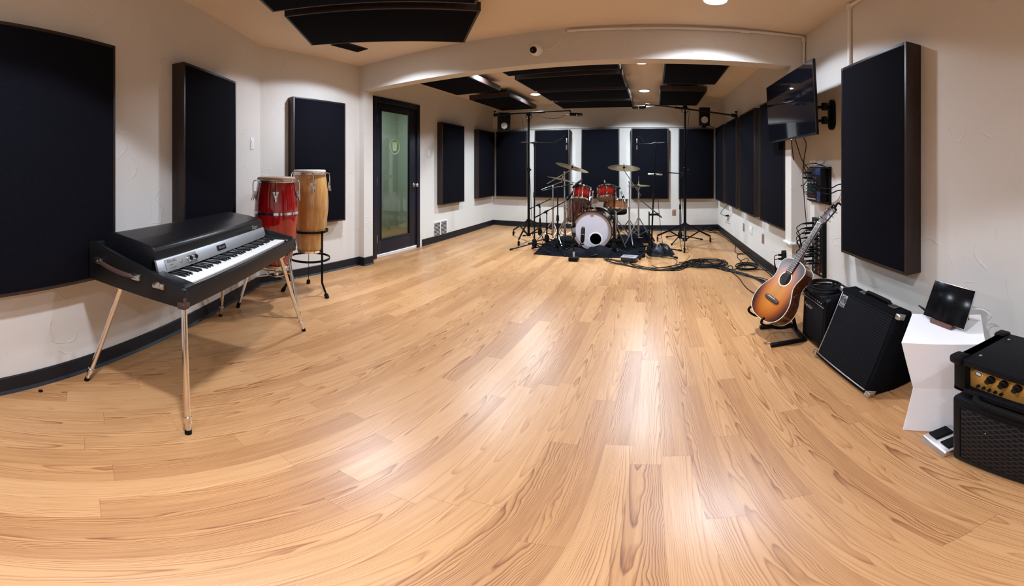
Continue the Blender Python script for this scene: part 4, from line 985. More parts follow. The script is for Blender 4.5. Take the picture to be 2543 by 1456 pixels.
b = MB(); b.box((0, 0, 0), (0.056, 0.075, 0.003), 0.001, lm); lp = put('logo_plate', b, MT['plate_steel'], wg, True)
MT['logo_grey'] = plain('grey logo metal', (0.30, 0.29, 0.29), 0.4, 0.3)
lp.data.materials[0] = MT['logo_grey']
lc = lm @ V(0, 0.010, 0.002)
for i, rr in enumerate((0.021, 0.0115)):
    b = MB(); b.tube([lm @ V(rr * cos(radians(q)), 0.010 + rr * sin(radians(q)), 0.002) for q in range(-40 if i == 0 else 0, 320 if i == 0 else 360, 20)], 0.0026, 6, 2, i == 1); put('logo_mark', b, MT['letter_dark'], lp, True)
b = MB(); b.cyl(lm @ V(0, 0.010, 0.0015), lm @ V(0, 0.010, 0.0030), 0.0045, n=12); put('logo_mark', b, MT['letter_dark'], lp, True)
b = MB(); b.tube([lm @ V(0.0225, 0.022, 0.002), lm @ V(0.0225, 0.008, 0.002), lm @ V(0.0225, -0.012, 0.002)], 0.0026, 6, 1); put('logo_mark', b, MT['letter_dark'], lp, True)
text('logo_lettering', 'Ampeg', MT['letter_dark'], lp, lm @ Matrix.Translation((0, -0.026, 0.0017)), 0.016, 0.0005, 0.15, True)
for y in (wy0 + 0.004, wy1 - 0.004):
    for k in (0.010, FL - 0.010):
        b = MB(); m = on_wedge(y, k, 0.0); s = 1 if y < yc else -1
        b.box((-s * -0.012, 0, 0.002), (0.036, 0.030, 0.012), 0.005, m); b.box((s * 0.0065, 0, -0.022), (0.006, 0.034, 0.05), 0.0028, m); b.cyl(m @ V(s * 0.008, 0, -0.030), m @ V(s * 0.0115, 0, -0.030), 0.006, n=10)
        put('corner_protector', b, MT['nickel'], o, True)
b = MB(); b.tube([(1.125, wy0 + 0.13, 0.456), (1.125, wy0 + 0.135, 0.474), (1.125, wy0 + 0.17, 0.478), (1.125, wy0 + 0.30, 0.478), (1.125, wy0 + 0.335, 0.474), (1.125, wy0 + 0.34, 0.456)], 0.010, 8); put('carry_handle', b, MT['rubber'], o, True)
for y in (wy0 + 0.10, wy0 + 0.37):
    b = MB(); b.box((1.125, y, 0.461), (0.034, 0.055, 0.010), 0.003); put('handle_bracket', b, MT['nickel'], o, True)

# ------------------------------------------------------------------ white hourglass stand, tablet
SM = M4((1.076, 1.050, 0), radians(42))
o = thing('display_stand', 'white hourglass-shaped plinth between the bass amplifier and the stacked amp head', 'stand', M=SM)
def ring(s, z): return [(-s, -s, z), (s, -s, z), (s, s, z), (-s, s, z)]
b = MB(); A, Bq, Cq = 0.153, 0.118, 0.157
vs = ring(A, 0) + ring(Bq, 0.235) + ring(Cq, 0.49)
fs = [(3, 2, 1, 0), (8, 9, 10, 11)] + [(i, (i + 1) % 4, 4 + (i + 1) % 4, 4 + i) for i in range(4)] + [(4 + i, 4 + (i + 1) % 4, 8 + (i + 1) % 4, 8 + i) for i in range(4)]
b._add(vs, fs); bmesh.ops.bevel(b.bm, geom=list(b.bm.edges), offset=0.0015, segments=1, affect='EDGES'); put('plinth', b, MT['white_laminate'], o, ang=25)
TM = M4((1.086, 1.076, 0.508), -pi / 2) @ Matrix.Rotation(radians(-25), 4, 'X')     # local -Y faces the room, Z up the tablet
MT['tablet_back'] = plain('silver tablet rim', (0.55, 0.55, 0.56), 0.3, 0.9)
MT['stand_wood'] = mat_wood('reddish wood rest', (0.07, 0.022, 0.014), (0.17, 0.065, 0.042), 0, 1.2)
o = thing('tablet', 'black tablet leaning on a small wooden rest atop the white plinth', 'tablet', M=TM)
b = MB(); b.box((0, 0.004, 0.089), (0.242, 0.007, 0.178), 0.003); put('housing', b, MT['tablet_back'], o)
MT['tablet_glass'] = plain('dark tablet glass', (0.004, 0.004, 0.005), 0.16, spec=0.18, var=0.1, vs=3)
b = MB(); b.box((0, -0.0002, 0.089), (0.238, 0.0022, 0.174), 0.0008); put('screen', b, MT['tablet_glass'], o)
o = thing('tablet_rest', 'small wooden rest propping the tablet on the white plinth', 'tablet stand', (1.12, 1.076, 0.49))
b = MB(); b.box((1.098, 1.076, 0.4955), (0.05, 0.125, 0.011), 0.003); b.box((1.0765, 1.076, 0.503), (0.008, 0.125, 0.020), 0.002); put('base', b, MT['stand_wood'], o, True)
b = MB(); b.bar((1.124, 1.076, 0.50), (1.172, 1.076, 0.606), 0.01, 0.12, (0, 1, 0)); b.bar((1.21, 1.076, 0.494), (1.174, 1.076, 0.60), 0.01, 0.08, (0, 1, 0)); b.bar((1.11, 1.076, 0.494), (1.215, 1.076, 0.494), 0.08, 0.006, (0, 0, 1)); put('prop', b, MT['stand_wood'], o, True)
cable('white charging cord trailing from the tablet down the plinth edge', [(1.165, 0.985, 0.575), (1.20, 0.95, 0.57), (1.235, 0.93, 0.53), (1.262, 0.965, 0.497), (1.285, 1.0, 0.44), (1.295, 1.02, 0.30), (1.30, 1.03, 0.16), (1.30, 1.04, 0.02)], 0.0028, 'white_plastic')
cable('short black cord behind the tablet on the white plinth', [(1.10, 1.19, 0.53), (1.09, 1.225, 0.545), (1.115, 1.245, 0.528), (1.14, 1.235, 0.500), (1.15, 1.20, 0.497)], 0.0035)

# ------------------------------------------------------------------ amp head on a cabinet at the right edge
MT['gold'] = plain('gold control panel', (0.50, 0.27, 0.055), 0.35, 0.35, var=0.12, vs=25)
def diamond():
    t = NT('diamond grille'); x, y, z = t.xyz(t.pos()); k = 150.0
    p = t.mt('SINE', t.mt('MULTIPLY', t.mt('ADD', y, t.mt('MULTIPLY', z, 1.7)), k)); q = t.mt('SINE', t.mt('MULTIPLY', t.mt('SUBTRACT', y, t.mt('MULTIPLY', z, 1.7)), k))
    f = t.mt('MAXIMUM', p, q); t.bc(t.ramp(f, [(0.55, (0.006, 0.005, 0.005)), (0.95, (0.028, 0.025, 0.026))])); t.p(rough=0.7, spec=0.1); t.bump(f, 0.0012, 0.5); return t.m
MT['diamond'] = diamond()
o = thing('speaker_cabinet', 'black speaker cabinet with diamond grille at the right edge', 'speaker cabinet', (1.0, 0.50, 0))
cy0, cy1 = 0.20, 0.795
b = MB(); b.bx((0.845, cy0, 0.012), (1.14, cy1, 0.362), 0.014); put('cabinet', b, MT['amp_tolex'], o, True)
b = MB(); b.bx((0.8415, cy0 + 0.04, 0.05), (0.85, cy1 - 0.04, 0.325), 0.003); put('grille_cloth', b, MT['diamond'], o, True)
b = MB(); b.tube([(0.8435, cy0 + 0.037, 0.047), (0.8435, cy1 - 0.037, 0.047), (0.8435, cy1 - 0.037, 0.328), (0.8435, cy0 + 0.037, 0.328)], 0.0035, 6, 1, True); put('piping', b, MT['black_plastic'], o, True)
b = MB(); b.cyl((0.841, 0.655, 0.245), (0.8395, 0.655, 0.245), 0.0028, n=8); put('screw', b, MT['chrome'], o, True)
for x in (0.88, 1.105):
    for y in (cy0 + 0.05, cy1 - 0.05):
        b = MB(); b.cyl((x, y, 0), (x, y, 0.016), 0.016, n=12); put('rubber_foot', b, MT['rubber'], o, True)
o = thing('amplifier_head', 'black amp head with gold knob panel on the cabinet at the right edge', 'amplifier', (1.0, 0.50, 0.362))
hy0, hy1 = 0.22, 0.80
b = MB(); hz0, hz1 = 0.385, 0.535
b.bx((0.858, hy0, hz0), (1.125, hy1, hz0 + 0.022), 0.006); b.bx((0.858, hy0, hz1 - 0.030), (1.125, hy1, hz1), 0.008); b.bx((0.858, hy1 - 0.05, hz0), (1.125, hy1, hz1), 0.008); b.bx((0.858, hy0, hz0), (1.125, hy0 + 0.05, hz1), 0.008); b.bx((0.90, hy0 + 0.03, hz0 + 0.01), (1.12, hy1 - 0.03, hz1 - 0.01))
put('case', b, MT['amp_tolex'], o, True)
b = MB(); b.bx((0.884, hy0 + 0.05, hz0 + 0.022), (0.892, hy1 - 0.05, hz1 - 0.030), 0.001); gp = put('control_panel', b, MT['gold'], o, True)
for i in range(8):
    y = hy1 - 0.135 - i * 0.048
    b = MB(); b.lathe([(0.0150, 0), (0.0145, 0.010), (0.0095, 0.013), (0.009, 0.026), (0, 0.027)], 16, frame4((0.884, y, 0.472), (-1, 0, 0))); kn = put('amp_knob', b, MT['black_plastic'], gp, True)
for i in range(5):
    y = hy1 - 0.085 - i * 0.022
    b = MB(); b.cyl((0.885, y, 0.424), (0.874, y, 0.424), 0.0055, n=10); put('push_button', b, MT['black_plastic'], gp, True)
b = MB(); b.sphere((0.884, hy1 - 0.085, 0.478), 0.017, 18, (0.15, 1, 0.75)); lb_ = put('badge', b, MT['white_metal'], gp, True); 
b = MB(); b.tube([(0.8805, hy1 - 0.085 + 0.0125 * cos(q * 0.5236), 0.478 + 0.009 * sin(q * 0.5236)) for q in range(12)], 0.001, 5, 1, True); put('badge_ring', b, MT['letter_dark'], lb_, True)
b = MB(); b.tube([(0.853, hy1 - 0.10, hz0 + 0.006), (0.835, hy1 - 0.125, hz0 + 0.004), (0.833, hy1 - 0.20, hz0 + 0.004), (0.833, hy0 + 0.2, hz0 + 0.004), (0.853, hy0 + 0.1, hz0 + 0.006)], 0.013, 10); put('front_handle', b, MT['rubber'], o, True)
b = MB(); b.torus((0.834, hy1 - 0.17, hz0 + 0.004), 0.0145, 0.002, (0, 1, 0), 18, 5); put('handle_ring', b, MT['black_metal'], o, True)
for x in (0.858 + 0.018, 1.125 - 0.018):
    for y in (hy1 - 0.02, hy0 + 0.02):
        b = MB(); b.box((x + (-0.004 if x < 1 else 0.004), y + (0.006 if y > 0.5 else -0.006), hz1 - 0.012), (0.05, 0.05, 0.034), 0.010)
        for q in range(3): b.box((x, y + (-0.022 + q * 0.008), hz1 + 0.0055), (0.030, 0.003, 0.002), 0.0006)
        put('corner_protector', b, MT['black_plastic'], o, True)
        b = MB(); b.cyl((x + (0.035 if x < 1 else -0.035), y + (-0.05 if y > 0.5 else 0.05), hz1 - 0.001), (x + (0.035 if x < 1 else -0.035), y + (-0.05 if y > 0.5 else 0.05), hz1 + 0.003), 0.006, n=10); put('screw', b, MT['nickel'], o, True)
        b = MB(); b.cyl((x, y + (-0.03 if y > 0.5 else 0.03), 0.3615), (x, y + (-0.03 if y > 0.5 else 0.03), hz0 + 0.003), 0.014, n=12); put('rubber_foot', b, MT['rubber'], o, True)
# footswitch
FM = M4((0.915, 0.905, 0), radians(-12))
o = thing('effects_pedal', 'silver footswitch pedal with black treadle on the floor beside the cabinet', 'pedal', M=FM)
b = MB(); b.prism([(-0.065, 0.0), (0.065, 0.0), (0.065, 0.042), (-0.052, 0.026)], -0.098, 0.05, Mp, 0.006); put('housing', b, MT['steel'], o)
b = MB(); b.box((0, 0, 0.004), (0.075, 0.05, 0.010), 0.003, M4((0.006, 0.018, 0.034)) @ Matrix.Rotation(radians(-7), 4, 'Y')); b.box((0, 0, 0.004), (0.075, 0.05, 0.010), 0.003, M4((0.006, -0.058, 0.034)) @ Matrix.Rotation(radians(-7), 4, 'Y')); put('treadle', b, MT['rubber'], o)

# ------------------------------------------------------------------ drum kit
def burst_shell():
    t = NT('red burst lacquer'); v = t.pos(); x, y, z = t.xyz(v)
    n = t.noise(t.scale(v, (30, 30, 4)), 1.0, 3)
    e = t.mt('ADD', t.mt('ABSOLUTE', t.mt('MULTIPLY', z, 7.0)), t.mt('MULTIPLY', n, 0.3))
    t.bc(t.ramp(e, [(0.10, (0.27, 0.012, 0.004)), (0.50, (0.11, 0.004, 0.002)), (0.9, (0.020, 0.002, 0.0015))])); t.p(rough=0.12, coat=0.9); return t.m
MT['burst_red'] = burst_shell()
MT['shell_brown'] = mat_wood('red brown lacquered shell', (0.030, 0.006, 0.004), (0.15, 0.030, 0.016), 2, 0.7, 0.14, 0.9, 4)
t = NT('marbled kick shell'); n = t.noise(t.scale(t.pos(), (9, 9, 9)), 2.0, 4, 0.6, 1.5); t.bc(t.ramp(n, [(0.35, (0.030, 0.008, 0.007)), (0.55, (0.10, 0.022, 0.016)), (0.72, (0.30, 0.13, 0.11))])); t.p(rough=0.15, coat=0.8); MT['kick_shell'] = t.m
MT['copper'] = mat_wood('copper brown shell', (0.22, 0.070, 0.022), (0.46, 0.18, 0.065), 2, 0.8, 0.14, 0.9, 5)
MT['hoop_dark'] = plain('dark maroon hoop', (0.030, 0.006, 0.005), 0.2, coat=0.5)
MT['coated'] = plain('coated white drum head', (0.62, 0.59, 0.66), 0.45, var=0.05, vs=9)
MT['clear'] = plain('smoky film head', (0.16, 0.14, 0.13), 0.18, var=0.2, vs=9)
MT['tan_ring'] = plain('tan outer ring of the head', (0.40, 0.33, 0.30), 0.4, var=0.08, vs=9)
def drum(name, label, loc, r, h, shell, tilt=(0, 0), lugs=6, heads=('coated', 'clear'), rz=0.0, top_w=0.011):
    """drum with its axis along local Z, centred on the origin; tilt = (about X, about Y)."""
    M = M4(loc, 0) @ Matrix.Rotation(tilt[0], 4, 'X') @ Matrix.Rotation(tilt[1], 4, 'Y') @ Matrix.Rotation(rz, 4, 'Z')
    o = thing(name, label, 'drum', M=M)
    b = MB(); b.lathe([(r * 0.97, -h / 2), (r, -h / 2), (r, h / 2), (r * 0.97, h / 2), (r * 0.97, -h / 2)], 48); put('shell', b, shell, o)
    for s, hn in ((1, heads[0]), (-1, heads[1])):
        b = MB(); b.lathe([(r * 0.995, s * (h / 2)), (r * 0.99, s * (h / 2 + 0.004)), (0, s * (h / 2 + 0.004))], 48); put('drum_head', b, MT[hn], o)
        b = MB(); z = s * (h / 2); b.lathe([(r + 0.003, z - s * top_w), (r + 0.010, z - s * top_w), (r + 0.007, z - s * 0.002), (r + 0.005, z + s * 0.010), (r + 0.001, z + s * 0.010), (r + 0.003, z - s * top_w)], 48); put('hoop', b, MT['chrome'], o)
    for i in range(lugs):
        a = 2 * pi * (i + 0.5) / lugs; c, s_ = cos(a), sin(a)
        b = MB()
        for s in (-1, 1):
            zz = s * (h / 2 - min(0.045, h * 0.25))
            b.sphere((c * (r + 0.006), s_ * (r + 0.006), zz), 0.0095, 10, (1, 1, 1.7)); b.cyl((c * (r + 0.0115), s_ * (r + 0.0115), zz), (c * (r + 0.0115), s_ * (r + 0.0115), s * (h / 2 + 0.006)), 0.0028, n=6)
        b.cyl((c * (r + 0.006), s_ * (r + 0.006), -(h / 2 - min(0.045, h * 0.25))), (c * (r + 0.006), s_ * (r + 0.006), h / 2 - min(0.045, h * 0.25)), 0.003, n=6)
        put('lug', b, MT['chrome'], o)
    return o
# kick drum: axis along Y, front head at y = 5.05
KC = V(-0.872, 5.05, 0.300); KR, KH = 0.278, 0.43
KM = frame4((KC.x, KC.y + KH / 2, KC.z), (0, -1, 0), (1, 0, 0))
o = thing('kick_drum', 'big kick drum with a white front head and a round port hole', 'drum', M=KM); MK = o
b = MB(); b.lathe([(KR * 0.97, -KH / 2), (KR, -KH / 2), (KR, KH / 2), (KR * 0.97, KH / 2), (KR * 0.97, -KH / 2)], 64); put('shell', b, MT['kick_shell'], o)
PH_ = V(0.055, -0.110 * 1, 0)                                              # port hole centre on the head (x right, y up in local axes)
up = KM.to_3x3().inverted() @ V(0, 0, 1); rt = KM.to_3x3().inverted() @ V(1, 0, 0)
pc = rt * 0.052 - up * 0.118
fz = KH / 2 + 0.004
b = MB(); N = 72
# front head as a disc with a real hole
ring_o = [V((KR - 0.004) * cos(2 * pi * i / N), (KR - 0.004) * sin(2 * pi * i / N), fz) for i in range(N)]
ring_m = [V(KR * 0.84 * cos(2 * pi * i / N), KR * 0.84 * sin(2 * pi * i / N), fz) for i in range(N)]
ring_h = [V(pc.x + 0.083 * cos(2 * pi * i / N), pc.y + 0.083 * sin(2 * pi * i / N), fz) for i in range(N)]
b._add(ring_m + ring_h, [(i, (i + 1) % N, N + (i + 1) % N, N + i) for i in range(N)]); hd = put('front_head', b, MT['coated'], o)
b = MB(); b._add(ring_o + ring_m, [(i, (i + 1) % N, N + (i + 1) % N, N + i) for i in range(N)]); s_ = put('outer_ring', b, MT['tan_ring'], hd); s_['label'] = 'tan clear outer band of the front head'
b = MB(); b.lathe([(0.081, -0.001), (0.081, 0.003), (0.099, 0.003), (0.101, 0.0), (0.099, -0.001)], 48, M4((pc.x, pc.y, fz))); put('port_ring', b, MT['white_plastic'], hd)
b = MB(); b.lathe([(0.081, 0.0), (0.082, -0.30), (0.0, -0.30)], 40, M4((pc.x, pc.y, fz))); put('port_hole', b, MT['rubber'], hd)
bc_ = up * (KR * 0.77)
b = MB(); b.tube([V(bc_.x + 0.026 * cos(q * 0.5236), bc_.y + 0.013 * sin(q * 0.5236), fz + 0.001) for q in range(12)], 0.0018, 5, 2, True); b.box((bc_.x, bc_.y, fz + 0.0005), (0.034, 0.008, 0.001)); put('head_badge', b, MT['letter_dark'], hd)
for z0 in (KH / 2, -KH / 2):
    s = 1 if z0 > 0 else -1
    b = MB(); b.lathe([(KR - 0.006, z0 - s * 0.012), (KR + 0.012, z0 - s * 0.012), (KR + 0.014, z0 + s * 0.022), (KR - 0.004, z0 + s * 0.024), (KR - 0.006, z0 - s * 0.012)], 64); put('hoop', b, MT['hoop_dark'], o)
for i in range(10):
    a = 2 * pi * (i + 0.5) / 10; c, s_ = cos(a), sin(a)
    b = MB()
    b.box((0, 0, 0), (0.018, 0.05, 0.014), 0.003, Matrix.Rotation(a, 4, 'Z') @ Matrix.Translation((KR + 0.016, 0, KH / 2 + 0.012)))
    b.cyl((c * (KR + 0.022), s_ * (KR + 0.022), KH / 2 - 0.09), (c * (KR + 0.022), s_ * (KR + 0.022), KH / 2 + 0.015), 0.0035, n=6); b.box((0, 0, 0), (0.018, 0.022, 0.05), 0.004, Matrix.Rotation(a, 4, 'Z') @ Matrix.Translation((KR + 0.010, 0, KH / 2 - 0.11)))
    put('claw_hook', b, MT['chrome'], o)
for s in (-1, 1):
    b = MB(); p = KM @ (rt * (s * 0.20) + up * -0.19 + V(0, 0, 0.08)); q = V(p.x + s * 0.17, p.y - 0.12, 0.012)
    b.cyl(p, q, 0.008, n=8); b.cyl(q + V(0, 0, 0.01), V(q.x, q.y, 0.0), 0.011, n=8); put('spur', b, MT['chrome'], o, True)
# tom mount on the kick
b = MB(); tp = KC + V(0.0, 0.20, KR)
b.cyl(tp - V(0, 0, 0.01), tp + V(0.015, 0, 0.10), 0.013, n=12); b.box(tp + V(0, 0, 0.0), (0.06, 0.06, 0.02), 0.005)
for s in (-1, 1):
    q = tp + V(0.015 + s * 0.04, 0.0, 0.11)
    b.cyl(tp + V(0.015, 0, 0.10), q, 0.013, n=10); b.cyl(q, q + V(0, 0, 0.15), 0.0125, n=12); b.cyl(q + V(0, 0, 0.07), q + V(0, 0, 0.11), 0.018, n=12)
    b.tube([q + V(0, 0, 0.15), q + V(s * 0.02, 0, 0.165), q + V(s * 0.075, 0.01, 0.15)], 0.010, 8)
    b.box(q + V(0, 0, 0.16), (0.035, 0.03, 0.03), 0.006)
put('tom_mount', b, MT['chrome'], o, True)
TL = V((-1.049,5.175,0.82)); TR = V((-0.686,5.235,0.826))
drum('rack_tom', 'red burst rack tom on the left above the kick drum', TL, 0.128, 0.185, MT['burst_red'], (radians(-19), radians(3)), 6, rz=0.3)
drum('rack_tom', 'red burst rack tom on the right above the kick drum', TR, 0.140, 0.165, MT['burst_red'], (radians(-22), radians(-5)), 6, ('coated', 'tan_ring'), 0.1)
FT = V((-1.147,5.532,0.535)); FT.z = 0.545
o = drum('floor_tom', 'dark red-brown floor tom left of the kick drum', FT, 0.203, 0.37, MT['shell_brown'], lugs=8)
for a in (200, 320, 80):
    c, s_ = cos(radians(a)), sin(radians(a))
    b = MB(); b.cyl((FT.x + c * 0.222, FT.y + s_ * 0.222, 0.62), (FT.x + c * 0.222, FT.y + s_ * 0.222, 0.012), 0.006, n=8); b.box((FT.x + c * 0.214, FT.y + s_ * 0.214, 0.54), (0.03, 0.03, 0.05), 0.005); lg = put('leg', b, MT['chrome'], o, True)
    b = MB(); b.cyl((FT.x + c * 0.222, FT.y + s_ * 0.222, 0.03), (FT.x + c * 0.222, FT.y + s_ * 0.222, 0.0), 0.012, n=10); put('rubber_foot', b, MT['rubber'], lg, True)
SN = V((-0.577,5.419,0.656)); SN.z = 0.665
drum('snare_drum', 'copper-brown snare drum right of the rack toms', SN, 0.178, 0.125, MT['copper'], (radians(-4), radians(3)), 10)
def tripod_base(o, x, y, z0, r, a0, mat, rr=0.008, zf=0.0, sub=True, brace=True):
    for i in range(3):
        a = radians(a0 + 120 * i); c, s_ = cos(a), sin(a)
        b = MB(); b.cyl((x + c * 0.012, y + s_ * 0.012, z0), (x + c * r, y + s_ * r, zf + 0.012), rr, n=8)
        if brace: b.cyl((x + c * 0.012, y + s_ * 0.012, z0 * 0.32), (x + c * r * 0.5, y + s_ * r * 0.5, z0 * 0.52), rr * 0.7, n=6)
        lg = put('leg', b, mat, o, True)
        b = MB(); b.cyl((x + c * (r - 0.02), y + s_ * (r - 0.02), zf + 0.022), (x + c * (r + 0.012), y + s_ * (r + 0.012), zf + 0.002), rr * 1.55, n=8, bev=0.002); put('rubber_foot', b, MT['rubber'], lg, True)
o = thing('snare_stand', 'chrome snare stand under the copper-brown snare drum', 'drum stand', (SN.x, SN.y, 0))
b = MB(); b.cyl((SN.x, SN.y, 0.12), (SN.x, SN.y, 0.54), 0.012, n=10); b.cyl((SN.x, SN.y, 0.34), (SN.x, SN.y, 0.39), 0.018, n=10); put('pole', b, MT['chrome'], o, True)
for i in range(3):
    a = radians(30 + 120 * i); c, s_ = cos(a), sin(a)
    b = MB(); b.tube([(SN.x, SN.y, 0.52), (SN.x + c * 0.10, SN.y + s_ * 0.10, 0.56), (SN.x + c * 0.185, SN.y + s_ * 0.185, 0.58), (SN.x + c * 0.192, SN.y + s_ * 0.192, 0.625)], 0.006, 8); put('basket_arm', b, MT['chrome'], o, True)
tripod_base(o, SN.x, SN.y, 0.34, 0.23, 75, MT['chrome'])
def cymbal(label, c, r, nrm, bell=0.16, sag=0.03):
    M = frame4(c, nrm)
    o = thing('cymbal', label, 'cymbal', M=M)
    h = r * 0.10
    pr = [(0.006, h), (r * 0.08, h * 0.98), (r * bell, h * 0.55), (r * (bell + 0.03), h * 0.45), (r * 0.6, h * 0.18), (r, -h * 0.25)]
    b = MB(); b.lathe(pr + [(q, z - 0.0016) for q, z in pr[::-1]] + [pr[0]], 56); put('plate', b, MT['brass'], o, ang=60)
    b = MB(); b.cyl((0, 0, h), (0, 0, h + 0.012), 0.011, n=12); b.cyl((0, 0, h + 0.012), (0, 0, h + 0.04), 0.004, n=8); b.box((0, 0, h + 0.026), (0.024, 0.005, 0.010), 0.002); put('wing_nut', b, MT['chrome'], o)
    b = MB(); b.cyl((0, 0, h - 0.012), (0, 0, -0.012), 0.012, n=12); put('felt', b, MT['rubber'], o)
    return o
def boom_cymbal_stand(label, x, y, ztop, joint, cym, nrm, tail, a0, base_r=0.28):
    """chrome straight pole, boom from tail through joint up to the cymbal centre."""
    o = thing('cymbal_stand', label, 'cymbal stand', (x, y, 0))
    J = V(joint)
    b = MB(); b.cyl((x, y, 0.10), (x, y, 0.55), 0.0135, n=12); b.cyl((x, y, 0.54), (x, y, 0.58), 0.019, n=12); b.cyl((x, y, 0.57), (J.x, J.y, J.z), 0.010, n=12); b.sphere(J, 0.019, 12); put('pole', b, MT['steel'], o, True)
    n = V(nrm).normalized(); E = V(cym) - n * 0.035
    b = MB(); b.cyl(tail, E, 0.0065, n=8); b.cyl(E, V(cym) - n * 0.008, 0.0055, n=8); b.sphere(E, 0.013, 10); put('boom_arm', b, MT['steel'], o, True)
    b = MB(); b.tube([J + V(0, -0.018, 0), J + V(0.012, -0.03, 0.012), J + V(0.016, -0.032, -0.010)], 0.004, 6); put('wing_screw', b, MT['chrome'], o, True)
    tripod_base(o, x, y, 0.36, base_r, a0, MT['steel'])
    return o
J1 = (-1.403,5.576,1.124); C1 = (-1.263,5.507,1.2)
cymbal('larger upper bronze cymbal tilted high on the left of the drum kit', C1, 0.265, (0.24, 0.18, 0.95))
p1 = V(J1); boom_cymbal_stand('chrome cymbal stand nearest the floor tom carrying the upper left cymbal', p1.x, p1.y, 1.15, J1, C1, (0.24, 0.18, 0.95), (-1.695,5.599,0.941), 20)
J2 = (-1.545,5.404,0.908); C2 = (-1.439,5.567,1.009)
cymbal('lower bronze cymbal on the left of the drum kit', C2, 0.235, (0.20, 0.12, 0.97))
p2 = V(J2); boom_cymbal_stand('chrome cymbal stand farther left carrying the lower left cymbal', p2.x, p2.y, 1.0, J2, C2, (0.20, 0.12, 0.97), (-1.69,5.286,0.862), 75)
J3 = (-0.39,5.687,0.973); C3 = (-0.471,5.63,1.194)
cymbal('bronze cymbal on the right of the drum kit showing its underside', C3, 0.25, (0.03, 0.20, 0.97))
p3 = V(J3); boom_cymbal_stand('chrome cymbal stand right of the snare with a long boom tail', p3.x, p3.y, 1.0, J3, C3, (0.03, 0.20, 0.97), (-0.208,5.696,0.758), 45)
HH = V((-0.246,5.695,0.91))
cymbal('top hi-hat cymbal on the right of the snare drum', HH + V(0, 0, 0.012), 0.18, (0.04, 0.0, 1))
lo_ = cymbal('bottom hi-hat cymbal facing up under its twin', HH - V(0, 0, 0.012), 0.18, (0.04, 0.0, -1))
o = thing('hihat_stand', 'chrome hi-hat stand with a pedal on the right of the kit', 'cymbal stand', (HH.x, HH.y, 0))
b = MB(); b.cyl((HH.x, HH.y, 0.08), (HH.x, HH.y, 0.82), 0.0125, n=12); b.cyl((HH.x, HH.y, 0.80), (HH.x, HH.y, HH.z - 0.03), 0.008, n=10); b.cyl((HH.x, HH.y, HH.z - 0.045), (HH.x, HH.y, HH.z - 0.03), 0.022, n=12); b.cyl((HH.x, HH.y, HH.z), (HH.x, HH.y, HH.z + 0.15), 0.003, n=8); b.cyl((HH.x, HH.y, HH.z + 0.03), (HH.x, HH.y, HH.z + 0.075), 0.009, n=10); put('pole', b, MT['steel'], o, True)
tripod_base(o, HH.x, HH.y, 0.40, 0.26, 100, MT['steel'])
b = MB(); b.bar((HH.x + 0.02, HH.y - 0.02, 0.09), (HH.x + 0.06, HH.y + 0.26, 0.02), 0.085, 0.008, (0, 0, 1), 0.002); put('pedal', b, MT['steel'], o, True)
# drum throne behind the kit
TH_ = V(-0.62, 6.05, 0)
o = thing('drum_throne', 'round black drum stool behind the kick drum', 'stool', TH_)
b = MB(); b.lathe([(0, 0.42), (0.15, 0.42), (0.165, 0.44), (0.165, 0.49), (0.15, 0.51), (0, 0.515)], 36, M4(TH_)); put('seat', b, MT['rubber'], o, True)
b = MB(); b.cyl(TH_ + V(0, 0, 0.12), TH_ + V(0, 0, 0.42), 0.014, n=12); put('post', b, MT['chrome'], o, True)
tripod_base(o, TH_.x, TH_.y, 0.30, 0.24, 10, MT['chrome'])
# carpet under the kit and the rumpled cloth in front of the kick
t = NT('black drum carpet'); g = t.pos(); n = t.noise(g, 160, 3); t.bc(t.mix(n, (0.003, 0.003, 0.004), (0.010, 0.010, 0.013))); t.p(rough=1.0, spec=0.03); t.bump(n, 0.002, 0.6); MT['mat'] = t.m
b = MB(); b.prism([(-1.605,4.663,0)[:2], (-0.99,4.645,0)[:2], (-0.121,4.747,0)[:2], (-0.127,5.452,0)[:2], (-0.461,6.412,0)[:2], (-1.553,6.119,0)[:2], (-1.691,5.436,0)[:2]], 0.0, 0.008, None, 0.002)
single('drum_carpet', b, MT['mat'], 'black carpet lying under the drum kit', 'rug')
import mathutils
def crumple(cx, cy, rx, ry, h, seed, name, label, cat, mat, nu=64, nv=20, rz=0.0, fold=0.5):
    """a rumpled heap of cloth: rim on the floor, folds from layered noise."""
    off = V(seed * 3.1, seed * 1.7, seed)
    def f(u, v):
        a = 2 * pi * u; r = 1 - v
        k = 1 + 0.22 * mathutils.noise.noise(V(cos(a) * 1.3, sin(a) * 1.3, 0) + off)
        x = rx * r * k * cos(a); y = ry * r * k * sin(a)
        q = V(x * 7, y * 7, 0) + off
        w = mathutils.noise.noise(q) * 0.5 + 0.5; rdg = abs(mathutils.noise.noise(q * 1.8 + V(5, 0, 0)))
        z = h * (1 - r ** 2.6) * (0.72 + 0.34 * w - 0.5 * fold * rdg * min(1, r * 2.5)) if v > 0 else 0.0
        ca, sa = cos(rz), sin(rz)
        return V(cx + x * ca - y * sa, cy + x * sa + y * ca, max(0.006, z) if v > 0 else 0.006)
    b = MB(); b.grid(f, nu, nv, True)
    return single(name, b, mat, label, cat, ang=80)
MT['cloth'] = plain('dark rumpled cloth', (0.006, 0.006, 0.009), 0.8, spec=0.1, vs=60, bump=0.0015, var=0.3)
c1 = (-1.029,4.775,0); crumple(c1[0], c1[1], 0.17, 0.13, 0.13, 3, 'bunched_cloth', 'rumpled black cloth by the left foot of the kick drum', 'cloth', MT['cloth'])
